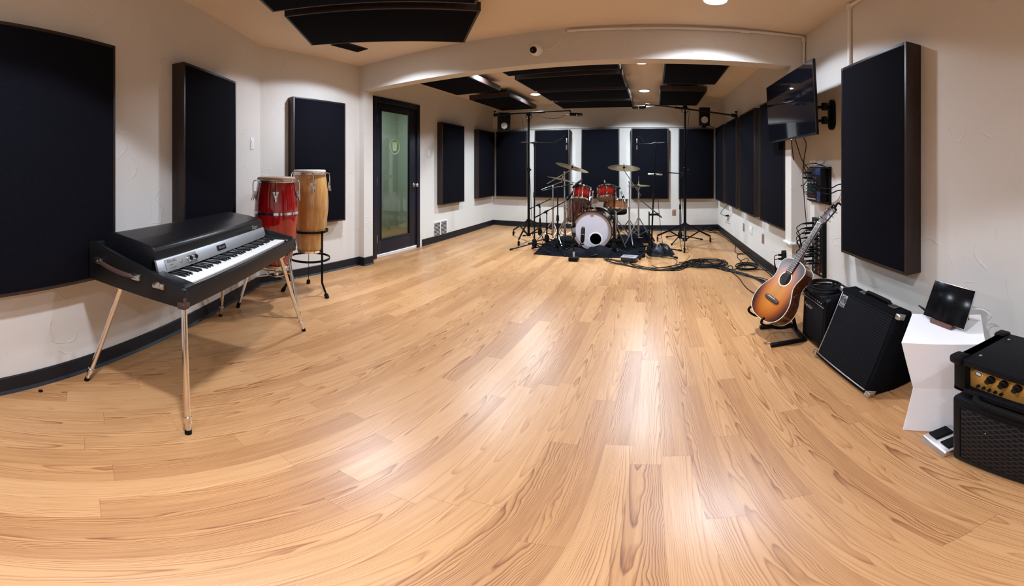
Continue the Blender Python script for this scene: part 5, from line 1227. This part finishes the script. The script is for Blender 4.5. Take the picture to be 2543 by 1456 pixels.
c2 = (-0.737,4.829,0); crumple(c2[0], c2[1], 0.22, 0.13, 0.15, 8, 'bunched_cloth', 'rumpled dark cloth under the front right of the kick drum', 'cloth', MT['cloth'])
MT['bag'] = plain('black nylon bag', (0.006, 0.0065, 0.010), 0.42, spec=0.3, vs=40, bump=0.001, var=0.3)
c3 = (0.082,4.931,0); crumple(c3[0], c3[1], 0.19, 0.15, 0.19, 5, 'sand_bag', 'slumped black nylon bag on the mic stand foot', 'bag', MT['bag'], fold=1.1, rz=0.3)
c4 = (-0.228,5.882,0); crumple(c4[0], c4[1], 0.24, 0.20, 0.24, 11, 'bunched_cloth', 'dark cloth heap behind the hi-hat stand', 'cloth', MT['cloth'])
# grey pedal-sized box on the floor
p = (-0.311,4.526,0); BM = M4((p[0], p[1], 0), radians(-12))
o = thing('di_box', 'grey metal box on the floor in front of the drum carpet', 'box', M=BM)
MT['box_grey'] = plain('grey box enamel', (0.20, 0.20, 0.22), 0.4, var=0.06); MT['box_brown'] = plain('brown box body', (0.035, 0.025, 0.022), 0.45)
b = MB(); b.bx((-0.095, -0.06, 0.004), (0.095, 0.07, 0.062), 0.006); put('body', b, MT['box_brown'], o)
b = MB(); b.bx((-0.099, -0.064, 0.058), (0.099, 0.074, 0.072), 0.004); put('lid', b, MT['box_grey'], o)
b = MB(); b.box((-0.005, 0.0, 0.0725), (0.12, 0.022, 0.001)); put('label_strip', b, MT['letter_dark'], o)
b = MB(); b.cyl((0.094, 0.0, 0.032), (0.102, 0.0, 0.032), 0.012, n=12); put('socket', b, MT['nickel'], o)

# ------------------------------------------------------------------ microphone stands
def caster(o, parent, p):
    b = MB(); p = V(p); b.cyl(p + V(-0.010, 0, 0.027), p + V(0.010, 0, 0.027), 0.027, n=16, bev=0.004); put('caster_wheel', b, MT['rubber'], parent, True)
    b = MB(); b.box(p + V(0, 0.004, 0.058), (0.030, 0.036, 0.022), 0.004); b.cyl(p + V(0, 0.005, 0.06), p + V(0, 0.005, 0.085), 0.009, n=10); b.cyl(p + V(-0.016, 0, 0.027), p + V(0.016, 0, 0.027), 0.006, n=8); b.bar(p + V(0.02, -0.01, 0.045), p + V(0.05, -0.03, 0.06), 0.016, 0.005); put('caster_fork', b, MT['black_metal'], parent, True)
def big_stand(label, x, y, ztop, casters, tail, tip, hub=0.34):
    o = thing('studio_mic_stand', label, 'mic stand', (x, y, 0))
    b = MB(); b.cyl((x, y, 0.10), (x, y, 1.15), 0.021, n=14); b.cyl((x, y, 1.13), (x, y, 1.20), 0.027, n=14, bev=0.004); put('lower_pole', b, MT['black_metal'], o, True)
    b = MB(); b.cyl((x, y, 1.18), (x, y, ztop - 0.02), 0.016, n=14); put('upper_pole', b, MT['black_metal'], o, True)
    b = MB(); b.tube([(x + 0.02, y - 0.02, 1.165), (x + 0.05, y - 0.045, 1.17), (x + 0.055, y - 0.05, 1.15)], 0.008, 6); put('clamp_knob', b, MT['black_plastic'], o, True)
    for z in (hub, 0.11):
        b = MB(); b.cyl((x, y, z - 0.025), (x, y, z + 0.025), 0.034, n=16, bev=0.004); put('leg_collar', b, MT['black_metal'], o, True)
    for c in casters:
        c = V(c); d = V(c.x - x, c.y - y, 0); L = d.length; d.normalize()
        b = MB(); b.bar((x + d.x * 0.03, y + d.y * 0.03, hub), (c.x, c.y, 0.098), 0.018, 0.026, (0, 0, 1), 0.003); m = V(x, y, hub).lerp(V(c.x, c.y, 0.098), 0.55)
        b.bar((x + d.x * 0.03, y + d.y * 0.03, 0.11), m, 0.014, 0.020, (0, 0, 1), 0.003); lg = put('leg', b, MT['black_metal'], o, True)
        caster(o, lg, (c.x, c.y, 0))
    P = V(x, y, ztop)
    b = MB(); b.cyl(P - V(0, 0, 0.13), P - V(0, 0, 0.04), 0.022, 0.016, n=12); b.cyl(P - V(0, 0.035, 0), P + V(0, 0.035, 0), 0.034, n=18, bev=0.004); b.torus(P - V(0, 0, 0.03), 0.052, 0.005, (0, 1, 0), 22, 6); put('swivel_head', b, MT['black_metal'], o, True)
    t_, e_ = V(tail), V(tip); dd = (e_ - t_).normalized()
    b = MB(); b.cyl(t_, t_.lerp(e_, 0.62), 0.0125, n=12); b.cyl(t_.lerp(e_, 0.58), t_.lerp(e_, 0.68), 0.017, n=12, bev=0.003); b.cyl(t_.lerp(e_, 0.60), e_, 0.009, n=10); put('boom_arm', b, MT['black_metal'], o, True)
    b = MB(); b.cyl(t_ - dd * 0.02, t_ + dd * 0.07, 0.026, n=14, bev=0.004); b.cyl(t_ + V(0, 0, 0.02), t_ + V(0, 0, 0.055), 0.008, n=8); b.box(t_ + V(0, 0, 0.06), (0.045, 0.014, 0.022), 0.005); put('counterweight', b, MT['black_metal'], o, True)
    b = MB(); b.tube([e_, e_ + dd * 0.02 - V(0, 0, 0.01), e_ + dd * 0.018 - V(0, 0, 0.05)], 0.008, 8); b.sphere(e_, 0.016, 10); put('clip_joint', b, MT['black_metal'], o, True)
    return o
def large_mic(label, a, d, L=0.21, r=0.026):
    """big side-address microphone from its tail a along d."""
    a = V(a); d = V(d).normalized(); M = frame4(a, d)
    o = thing('microphone', label, 'microphone', M=M)
    b = MB(); b.lathe([(0, 0), (r * 0.55, 0), (r * 0.92, 0.02), (r, 0.03), (r, L * 0.52), (0, L * 0.52)], 24); put('mic_body', b, MT['black_plastic'], o)
    b = MB(); b.lathe([(r, L * 0.535), (r * 1.05, L * 0.60), (r * 1.0, L * 0.85), (r * 0.75, L * 0.96), (r * 0.3, L), (0, L)], 24); put('mic_grille', b, MT['mesh'], o)
    b = MB(); b.lathe([(r * 0.9, L * 0.52), (r * 1.06, L * 0.522), (r * 1.06, L * 0.545), (r * 0.9, L * 0.547)], 24); put('mic_ring', b, MT['chrome'], o)
    b = MB(); b.cyl((0, 0, 0.004), (0, 0, -0.055), 0.0095, 0.0085, n=12, bev=0.001); put('plug', b, MT['steel'], o)
    return o
MT['mesh'] = plain('dark mic mesh', (0.035, 0.035, 0.037), 0.45, 0.6, vs=400, bump=0.0008, var=0.3)
B1 = V((-1.977,5.506,2.059))
big_stand('tall black boom stand on casters left of the drum kit', B1.x, B1.y, B1.z, [(-2.395,5.882,0), (-1.995,5.107,0), (-1.774,6.179,0)], (-2.5,5.344,2.053), (-1.317,5.546,2.095))
q = V((-1.312,5.526,2.034)); large_mic('long black microphone hanging over the left side of the drum kit', q + V(0, 0, 0.0), V((-1.11,5.57,2.028)) - q)
cable('thin cable sagging from the left overhead boom to its microphone', [(-1.901,5.522,2.078), (-1.778,5.5,2.01), (-1.645,5.499,1.979), (-1.481,5.525,1.982), (-1.384,5.529,2.024), (-1.351,5.527,2.029)], 0.0035)
cable('thin cable running down the tall left boom stand pole', [(-2.097,5.44,2.063), (-2.063,5.442,1.95), (-2.015,5.46,1.625), (-1.994,5.457,1.303), (-1.948,5.463,1.11), (-1.93,5.469,0.789), (-1.918,5.474,0.4), (-1.873,5.384,0.156), (-1.864,5.514,0)], 0.0035)
B2 = V((0.457,5.431,2.105))
big_stand('tall black boom stand on casters right of the drum kit', B2.x, B2.y, B2.z, [(0.416,5.011,0), (0.051,5.82,0), (0.881,5.689,0)], (1.179,5.167,1.955), (-0.117,5.549,2.173))
q = V((-0.129,5.559,2.13)); large_mic('long black microphone hanging over the right side of the drum kit', q, V((-0.338,5.55,2.117)) - q)
cable('thin cable under the right overhead boom near its microphone', [(-0.08,5.559,2.13), (-0.018,5.55,2.141), (0.055,5.53,2.156), (0.213,5.496,2.145)], 0.0035)
cable('thin cable running down the tall right boom stand pole', [(0.52,5.395,2.082), (0.508,5.396,1.899), (0.478,5.389,1.655), (0.448,5.391,1.415), (0.436,5.392,1.056), (0.412,5.394,0.576), (0.399,5.385,0.333), (0.359,4.987,0.135), (0.405,5.012,0), (0.464,4.816,0), (0.394,4.561,0), (0.377,4.422,0)], 0.0035)
def small_stand(label, x, y, ztop, tail, tip, a0, r=0.30, hub=0.13, foot='tripod', thick=0.011, clutch=True, lean=(0, 0)):
    o = thing('mic_stand', label, 'mic stand', (x, y, 0)); T = V(x + lean[0], y + lean[1], ztop)
    b = MB(); q = V(x, y, 0.03).lerp(T, 0.52); b.cyl((x, y, 0.03), q, thick, n=12); put('lower_pole', b, MT['black_metal'], o, True)
    b = MB(); b.cyl(q, T, thick * 0.72, n=10); put('upper_pole', b, MT['black_metal'], o, True)
    b = MB(); b.cyl(q - V(0, 0, 0.045), q + V(0, 0, 0.035), thick * 1.65, thick * 1.3, n=12, bev=0.003); put('clutch', b, MT['black_plastic'], o, True)
    b = MB(); b.lathe([(0, 0.05), (0.030, 0.05), (0.036, 0.065), (0.036, hub), (0.024, hub + 0.035), (0, hub + 0.035)], 18, M4((x, y, 0))); put('leg_hub', b, MT['black_plastic'], o, True)
    for i in range(3):
        a = radians(a0 + 120 * i); c, s_ = cos(a), sin(a)
        b = MB(); b.cyl((x + c * 0.02, y + s_ * 0.02, hub - 0.03), (x + c * r, y + s_ * r, 0.014), 0.009, n=8); lg = put('leg', b, MT['black_metal'], o, True)
        b = MB(); b.cyl((x + c * (r - 0.035), y + s_ * (r - 0.035), 0.024), (x + c * (r + 0.012), y + s_ * (r + 0.012), 0.013), 0.0132, n=10, bev=0.002); put('rubber_foot', b, MT['rubber'], lg, True)
    if tail is not None:
        t_, e_ = V(tail), V(tip); d = (e_ - t_).normalized()
        b = MB(); b.cyl(t_, e_, 0.0075, n=10); b.cyl(t_, t_ + d * 0.09, 0.0105, n=10, bev=0.002); put('boom_arm', b, MT['black_metal'], o, True)
        k = (T - t_).dot(d); J = t_ + d * k
        b = MB(); b.sphere(J, 0.020, 12); b.cyl(T - V(0, 0, 0.04), J, 0.014, n=10); b.cyl(J - d * 0.04, J + d * 0.04, 0.014, n=10, bev=0.003); put('boom_clamp', b, MT['black_plastic'], o, True)
    return o
def pencil_mic(label, p, q, mat='nickel', r=0.0105):
    p, q = V(p), V(q); L = (q - p).length; M = frame4(p, q - p)
    o = thing('microphone', label, 'microphone', M=M)
    b = MB(); b.lathe([(0, 0), (r * 0.8, 0), (r, 0.006), (r, L * 0.68), (0, L * 0.68)], 16); put('mic_body', b, MT[mat], o)
    b = MB(); b.lathe([(r * 0.85, L * 0.68), (r * 1.1, L * 0.70), (r * 1.1, L * 0.96), (r * 0.9, L), (0, L)], 16); put('mic_capsule', b, MT['mesh'] if mat == 'black_plastic' else MT['steel'], o)
    b = MB(); b.lathe([(r, L * 0.40), (r + 0.006, L * 0.40), (r + 0.006, L * 0.56), (r, L * 0.56)], 16); put('clip', b, MT['black_plastic'], o)
    return o
p = V((-1.681,4.921,0.146)); small_stand('slim tall mic stand beside the caster stand on the left', p.x, p.y, V((-1.671,4.924,1.539)).z, (-1.867,4.875,1.558), (-1.256,4.994,1.536), 205, 0.34)
pencil_mic('small silver pencil mic pointing down at the left boom tip', (-1.226,4.992,1.61), (-1.226,4.992,1.45), 'nickel')
cable('thin pale cable rising from the left pencil mic boom', [(-1.446,4.953,1.543), (-1.38,4.972,1.571), (-1.311,4.98,1.599), (-1.251,4.996,1.651)], 0.003)
p = V((-1.898,5.85,0.129)); small_stand('low mic stand at the back left by the wall', p.x, p.y, V((-1.898,5.85,0.559)).z, (-2.108,5.831,0.477), (-1.681,5.76,0.682), 60, 0.30)
p = V((-1.614,5.31,0.132)); small_stand('low mic stand with rising boom in front of the back left one', p.x, p.y, V((-1.599,5.262,0.534)).z, (-1.778,5.205,0.435), (-1.31,5.259,0.695), 190, 0.28)
p = V((-1.35,4.97,0.031)); small_stand('thick black mic stand between the two chrome stands on the left', p.x, p.y, V((-1.339,4.973,0.904)).z, (-1.554,4.879,0.866), (-1.137,5.033,0.966), 180, 0.38, thick=0.0135)
pencil_mic('black tom mic slanting over the left rack tom', (-1.148,5.031,0.909), (-1.027,5.097,1.028), 'black_plastic', 0.017)
pencil_mic('black mic slanting beside the floor tom', (-1.264,5.147,0.718), (-1.178,5.219,0.845), 'black_plastic', 0.016)
p = V((-0.54,4.87,0.065)); small_stand('thick black mic stand in front of the snare drum', p.x, p.y, V((-0.546,4.87,0.907)).z, (-0.459,4.929,0.915), (-0.679,5.004,0.954), 215, 0.34, thick=0.013)
pencil_mic('short mic pointing into the right rack tom', (-0.69,5.003,1.021), (-0.674,5.055,0.935), 'steel', 0.010)
p = V((-0.044,5.02,0.13)); T = V((0.017,5,1.51)); small_stand('tall mic stand with its foot under the nylon bag', p.x, p.y, T.z, (0.138,4.978,1.536), (-0.218,5.045,1.518), 250, 0.42, lean=(T.x - p.x, T.y - p.y))
pencil_mic('small silver pencil mic pointing down at the right boom tip', (-0.24,5.054,1.598), (-0.24,5.054,1.446), 'nickel')
cable('thin pale cable curling up from the right pencil mic', [(-0.24,5.054,1.598), (-0.223,5.045,1.631), (-0.19,5.046,1.619), (-0.161,5.027,1.573), (-0.128,5.018,1.544)], 0.003)
p = V((0.413,5.835,0.075)); small_stand('mic stand behind the right caster stand with a level boom', p.x, p.y, V((0.42,5.835,1.071)).z, (0.582,5.771,1.091), (0.056,5.6,1.132), 245, 0.36)
pencil_mic('silver mic lying level on the boom right of the hi-hat', (0.123,5.579,1.089), (-0.099,5.599,1.101), 'nickel', 0.011)
pencil_mic('silver snare mic angled over the snare drum', (-0.421,5.283,0.689), (-0.495,5.377,0.841), 'nickel', 0.013)
# boom that carries the snare mic, low and long
p = V((-0.068,4.72,0.107)); o = small_stand('low mic stand with a long slanting boom towards the snare', p.x, p.y, V((-0.016,4.85,0.624)).z, (0.094,4.749,0.545), (-0.226,5.245,0.758), 232, 0.36)
# kick drum mic on its short stand and the weighted stand beside it
q0, q1 = V((-0.969,4.834,0.167)), V((-0.955,4.837,0.392))
o = large_mic('large brown-black microphone standing in front of the kick drum head', q0, q1 - q0, 0.225, 0.028)
kx, ky = q0.x, q0.y
o = thing('short_mic_stand', 'short black stand holding the kick drum microphone', 'mic stand', (kx, ky, 0))
b = MB(); b.cyl((kx, ky, 0.01), (kx, ky, q0.z - 0.06), 0.013, n=12); b.lathe([(0, 0), (0.09, 0), (0.09, 0.012), (0.03, 0.025), (0, 0.025)], 28, M4((kx, ky, 0))); put('post', b, MT['black_metal'], o, True)
b = MB(); b.bar((kx, ky, q0.z - 0.07), (kx - 0.03, ky, q0.z - 0.0), 0.02, 0.012); b.cyl((kx - 0.02, ky - 0.02, q0.z - 0.02), (kx + 0.03, ky - 0.02, q0.z - 0.015), 0.008, n=8); put('clip', b, MT['black_plastic'], o, True)
p = V((-1.004,4.467,0)); px_, py_ = p.x, p.y
o = thing('weighted_stand', 'thin pole on a square black base left of the kick drum', 'mic stand', (px_, py_, 0))
b = MB(); b.box((px_, py_, 0.028), (0.118, 0.10, 0.048), 0.006); put('base', b, MT['black_metal'], o, True)
b = MB(); b.cyl((px_, py_, 0.05), (px_ - 0.01, py_ + 0.02, 0.64), 0.008, n=10); put('pole', b, MT['black_metal'], o, True)
b = MB(); b.cyl((px_, py_, 0.052), (px_, py_ + 0.001, 0.12), 0.0125, n=10); put('price_sleeve', b, MT['knob_white'], o, True)
for z, mt_ in ((0.40, 'box_grey'), (0.47, 'black_plastic'), (0.34, 'bag')):
    b = MB(); b.box((px_ + 0.002, py_ + 0.008, z), (0.04, 0.035, 0.06), 0.006); put('clamp', b, MT[mt_], o, True)
# studio monitor speakers on brackets high in the back corners
def speaker(label, c, w, h, d, rz, rx):
    M = M4(c, rz) @ Matrix.Rotation(rx, 4, 'X')
    o = thing('monitor_speaker', label, 'speaker', M=M)
    b = MB(); b.box((0, 0, 0), (w, d, h), 0.008); put('cabinet', b, MT['black_plastic'], o)
    MT.setdefault('cone', plain('white woofer cone', (0.62, 0.60, 0.58), 0.5, var=0.04))
    b = MB(); b.lathe([(0.074, 0), (0.078, 0.004), (0.066, 0.004), (0.060, -0.001)], 32, frame4((0, -d / 2 - 0.001, -h * 0.18), (0, -1, 0))); put('woofer_ring', b, MT['black_metal'], o)
    b = MB(); b.lathe([(0.060, 0.001), (0.05, 0.003), (0.026, -0.0005), (0.02, 0.006), (0, 0.008)], 32, frame4((0, -d / 2 - 0.001, -h * 0.18), (0, -1, 0))); put('woofer_cone', b, MT['cone'], o)
    b = MB(); b.lathe([(0.035, 0), (0.035, 0.004), (0.016, 0.0), (0.012, 0.004), (0, 0.006)], 24, frame4((0, -d / 2 - 0.001, h * 0.26), (0, -1, 0))); put('tweeter', b, MT['black_metal'], o)
    b = MB(); b.cyl((0, -d / 2 - 0.002, -h * 0.40), (0, -d / 2 + 0.001, -h * 0.40), 0.006, n=10); put('led', b, MT['nickel'], o)
    b = MB(); b.bx((-0.04, d / 2 - 0.06, -h / 2 - 0.03), (0.04, d / 2, -h / 2), 0.004); b.bar((0, d / 2 - 0.02, -h / 2 - 0.02), (0, d / 2 + 0.12, -h / 2 - 0.02), 0.04, 0.03, (0, 0, 1), 0.003); put('bracket', b, MT['black_metal'], o)
    return o
speaker('black monitor speaker tilted in the left back corner behind the boom stand', (-2.831,6.457,2.085), 0.235, 0.36, 0.26, radians(28), radians(10))
speaker('black monitor speaker with white cone in the right back corner', (0.881,6.39,2.104), 0.185, 0.325, 0.22, radians(-4), radians(6))
cable('thin black speaker cord dropping behind the right corner panel', [(0.923,6.434,1.994), (0.997,6.443,1.953), (1.079,6.45,1.911), (1.145,6.449,1.883)], 0.004)

# ------------------------------------------------------------------ cables on the floor
def floor_cable(label, pts, r=0.0048, z=None, **kw):
    z = r if z is None else z
    return cable(label, [(p[0], p[1], z if len(p) < 3 or p[2] == 0 else p[2]) for p in pts], r, **kw)
GB = 'cables bundled across the floor from the drums to the guitar'
main = [(-0.639,4.597,0), (-0.471,4.472,0), (-0.288,4.333,0), (-0.07,4.215,0), (0.115,4.178,0), (0.309,4.294,0), (0.467,4.433,0), (0.635,4.392,0), (0.751,4.202,0), (0.846,3.972,0), (0.953,3.753,0), (1.059,3.514,0), (1.098,3.309,0)]
for i in range(10):
    pts = []
    for k, p in enumerate(main):
        spread = (0.05 if k < 5 else 0.11 if k < 8 else 0.06)
        pts.append((p[0] + RND.uniform(-spread, spread), p[1] + RND.uniform(-spread, spread) * 1.6, 0))
    floor_cable('one of the black cables bundled from the drums towards the guitar', pts[(0 if i < 5 else 3 + i % 3):], 0.0048, 0.0052 + 0.0028 * (i % 5), group=GB)
b = MB(); cc = V((0.613,4.337,0)); 
for i in range(8):
    rx, ry = 0.23 + RND.uniform(-0.06, 0.05), 0.15 + RND.uniform(-0.05, 0.06); ph = RND.random(); ox, oy = RND.uniform(-0.05, 0.05), RND.uniform(-0.05, 0.05)
    b.tube([(cc.x + ox + rx * cos(t * 0.6283 + ph), cc.y + oy + ry * sin(t * 0.6283 + ph), 0.008 + i * 0.005 + 0.004 * sin(t + i)) for t in range(10)], 0.0046, 6, 4, True)
single('cable_coil', b, MT['cable'], 'loose oval coil of black cable in the middle of the floor bundle', 'cable')
b = MB(); cc = V((1.06,4.08,0))
for i in range(6):
    rr = 0.115 + RND.uniform(-0.02, 0.02); ph = RND.random() * 6
    b.tube([(cc.x + rr * cos(t * 0.6283 + ph) + RND.uniform(-0.008, 0.008), cc.y + rr * 1.1 * sin(t * 0.6283 + ph), 0.008 + i * 0.006) for t in range(10)], 0.0046, 6, 4, True)
b.tube([(cc.x - 0.05, cc.y + 0.12, 0.03), (0.97,4.047,0.05), (1.05,4.338,0.03), (1.173,4.475,0.02), (1.117,4.28,0.03), (0.997,4.059,0.03)], 0.0046, 6)
single('cable_coil', b, MT['cable'], 'small round coil of black cable on the floor by the right wall', 'cable')
floor_cable('black cable curling from the back corner down the right side of the floor', [(0.986,6.558,0), (1.187,6.441,0), (1.248,5.856,0), (1.214,5.377,0), (1.13,5.029,0), (1.124,4.827,0), (1.231,4.85,0), (1.187,4.763,0), (1.118,4.779,0), (1.072,4.604,0), (1.073,4.306,0), (1.05,4.138,0)])
floor_cable('black cable loop lying between the bundle and the small coil', [(1.024,4.071,0), (0.943,4.09,0), (0.874,4.035,0), (0.843,4.112,0), (0.861,4.2,0), (0.901,4.229,0), (0.901,4.118,0), (0.849,4.006,0), (0.866,3.836,0), (0.877,3.695,0), (0.87,3.509,0), (0.875,3.324,0), (0.91,3.144,0)])
floor_cable('black cable running along the right wall base from the corner', [(0.923,6.922,0), (1.123,6.579,0), (1.199,6.121,0), (1.241,5.525,0), (1.239,4.925,0), (1.237,4.495,0), (1.227,4.07,0), (1.233,3.785,0), (1.21,3.554,0), (1.155,3.343,0)])
floor_cable('second black cable hugging the right wall base', [(0.491,6.83,0), (0.868,6.792,0), (1.117,6.372,0), (1.194,5.697,0), (1.219,5.035,0), (1.223,4.521,0), (1.223,4.226,0), (1.234,3.904,0), (1.232,3.671,0)])
floor_cable('straight black cable from the small coil to the wall base', [(1.123,4.045,0), (1.197,3.969,0), (1.256,3.915,0)])
b = MB(); cc = V((1.122,6.846,0))
for i in range(7):
    rr = 0.16 + RND.uniform(-0.05, 0.04); ph = RND.random() * 6; ox = RND.uniform(-0.14, 0.10)
    b.tube([(cc.x - 0.02 + ox * 0.7 + rr * 0.8 * cos(t * 0.6283 + ph), cc.y - 0.06 + rr * 0.6 * sin(t * 0.6283 + ph), 0.01 + i * 0.012 + 0.01 * sin(2 * t + i)) for t in range(10)], 0.0046, 6, 4, True)
single('cable_coil', b, MT['cable'], 'tangle of black cable heaped in the right back corner', 'cable')
floor_cable('thin black cable from the kick mic out over the floor', [(-0.759,4.942,0.14), (-0.709,4.899,0.088), (-0.648,4.857,0.042), (-0.597,4.802,0), (-0.535,4.589,0), (-0.475,4.512,0), (-0.392,4.42,0)], 0.0042)
floor_cable('thin cable across the carpet from the left stands', [(-1.772,5.544,0), (-1.62,5.208,0), (-1.468,4.968,0), (-1.305,4.806,0), (-1.17,4.719,0), (-1.041,4.633,0), (-0.938,4.523,0)], 0.0038, 0.013)
floor_cable('thin cable wandering under the nylon bag to the bundle', [(0.079,4.748,0), (0.157,4.724,0), (0.223,4.7,0), (0.279,4.59,0), (0.277,4.468,0), (0.256,4.373,0), (0.306,4.258,0), (0.356,4.291,0)], 0.0042)
floor_cable('lone black cable in front of the bundle near the drums', [(-0.605,4.538,0), (-0.414,4.399,0), (-0.21,4.228,0), (0.023,4.128,0), (0.207,4.158,0), (0.33,4.256,0)], 0.0046)
cable('black cable dangling from the mic stand by the bag down to the floor', [(0.049,4.95,0.849), (0.06,4.93,0.631), (0.081,4.899,0.414), (0.107,4.849,0.2), (0.133,4.798,0.071), (0.175,4.79,0), (0.222,4.678,0)], 0.0038)
floor_cable('black cable along the back wall base behind the stands', [(-0.187,6.757,0), (0.113,6.803,0), (0.488,6.786,0), (0.783,6.714,0)], 0.0042)
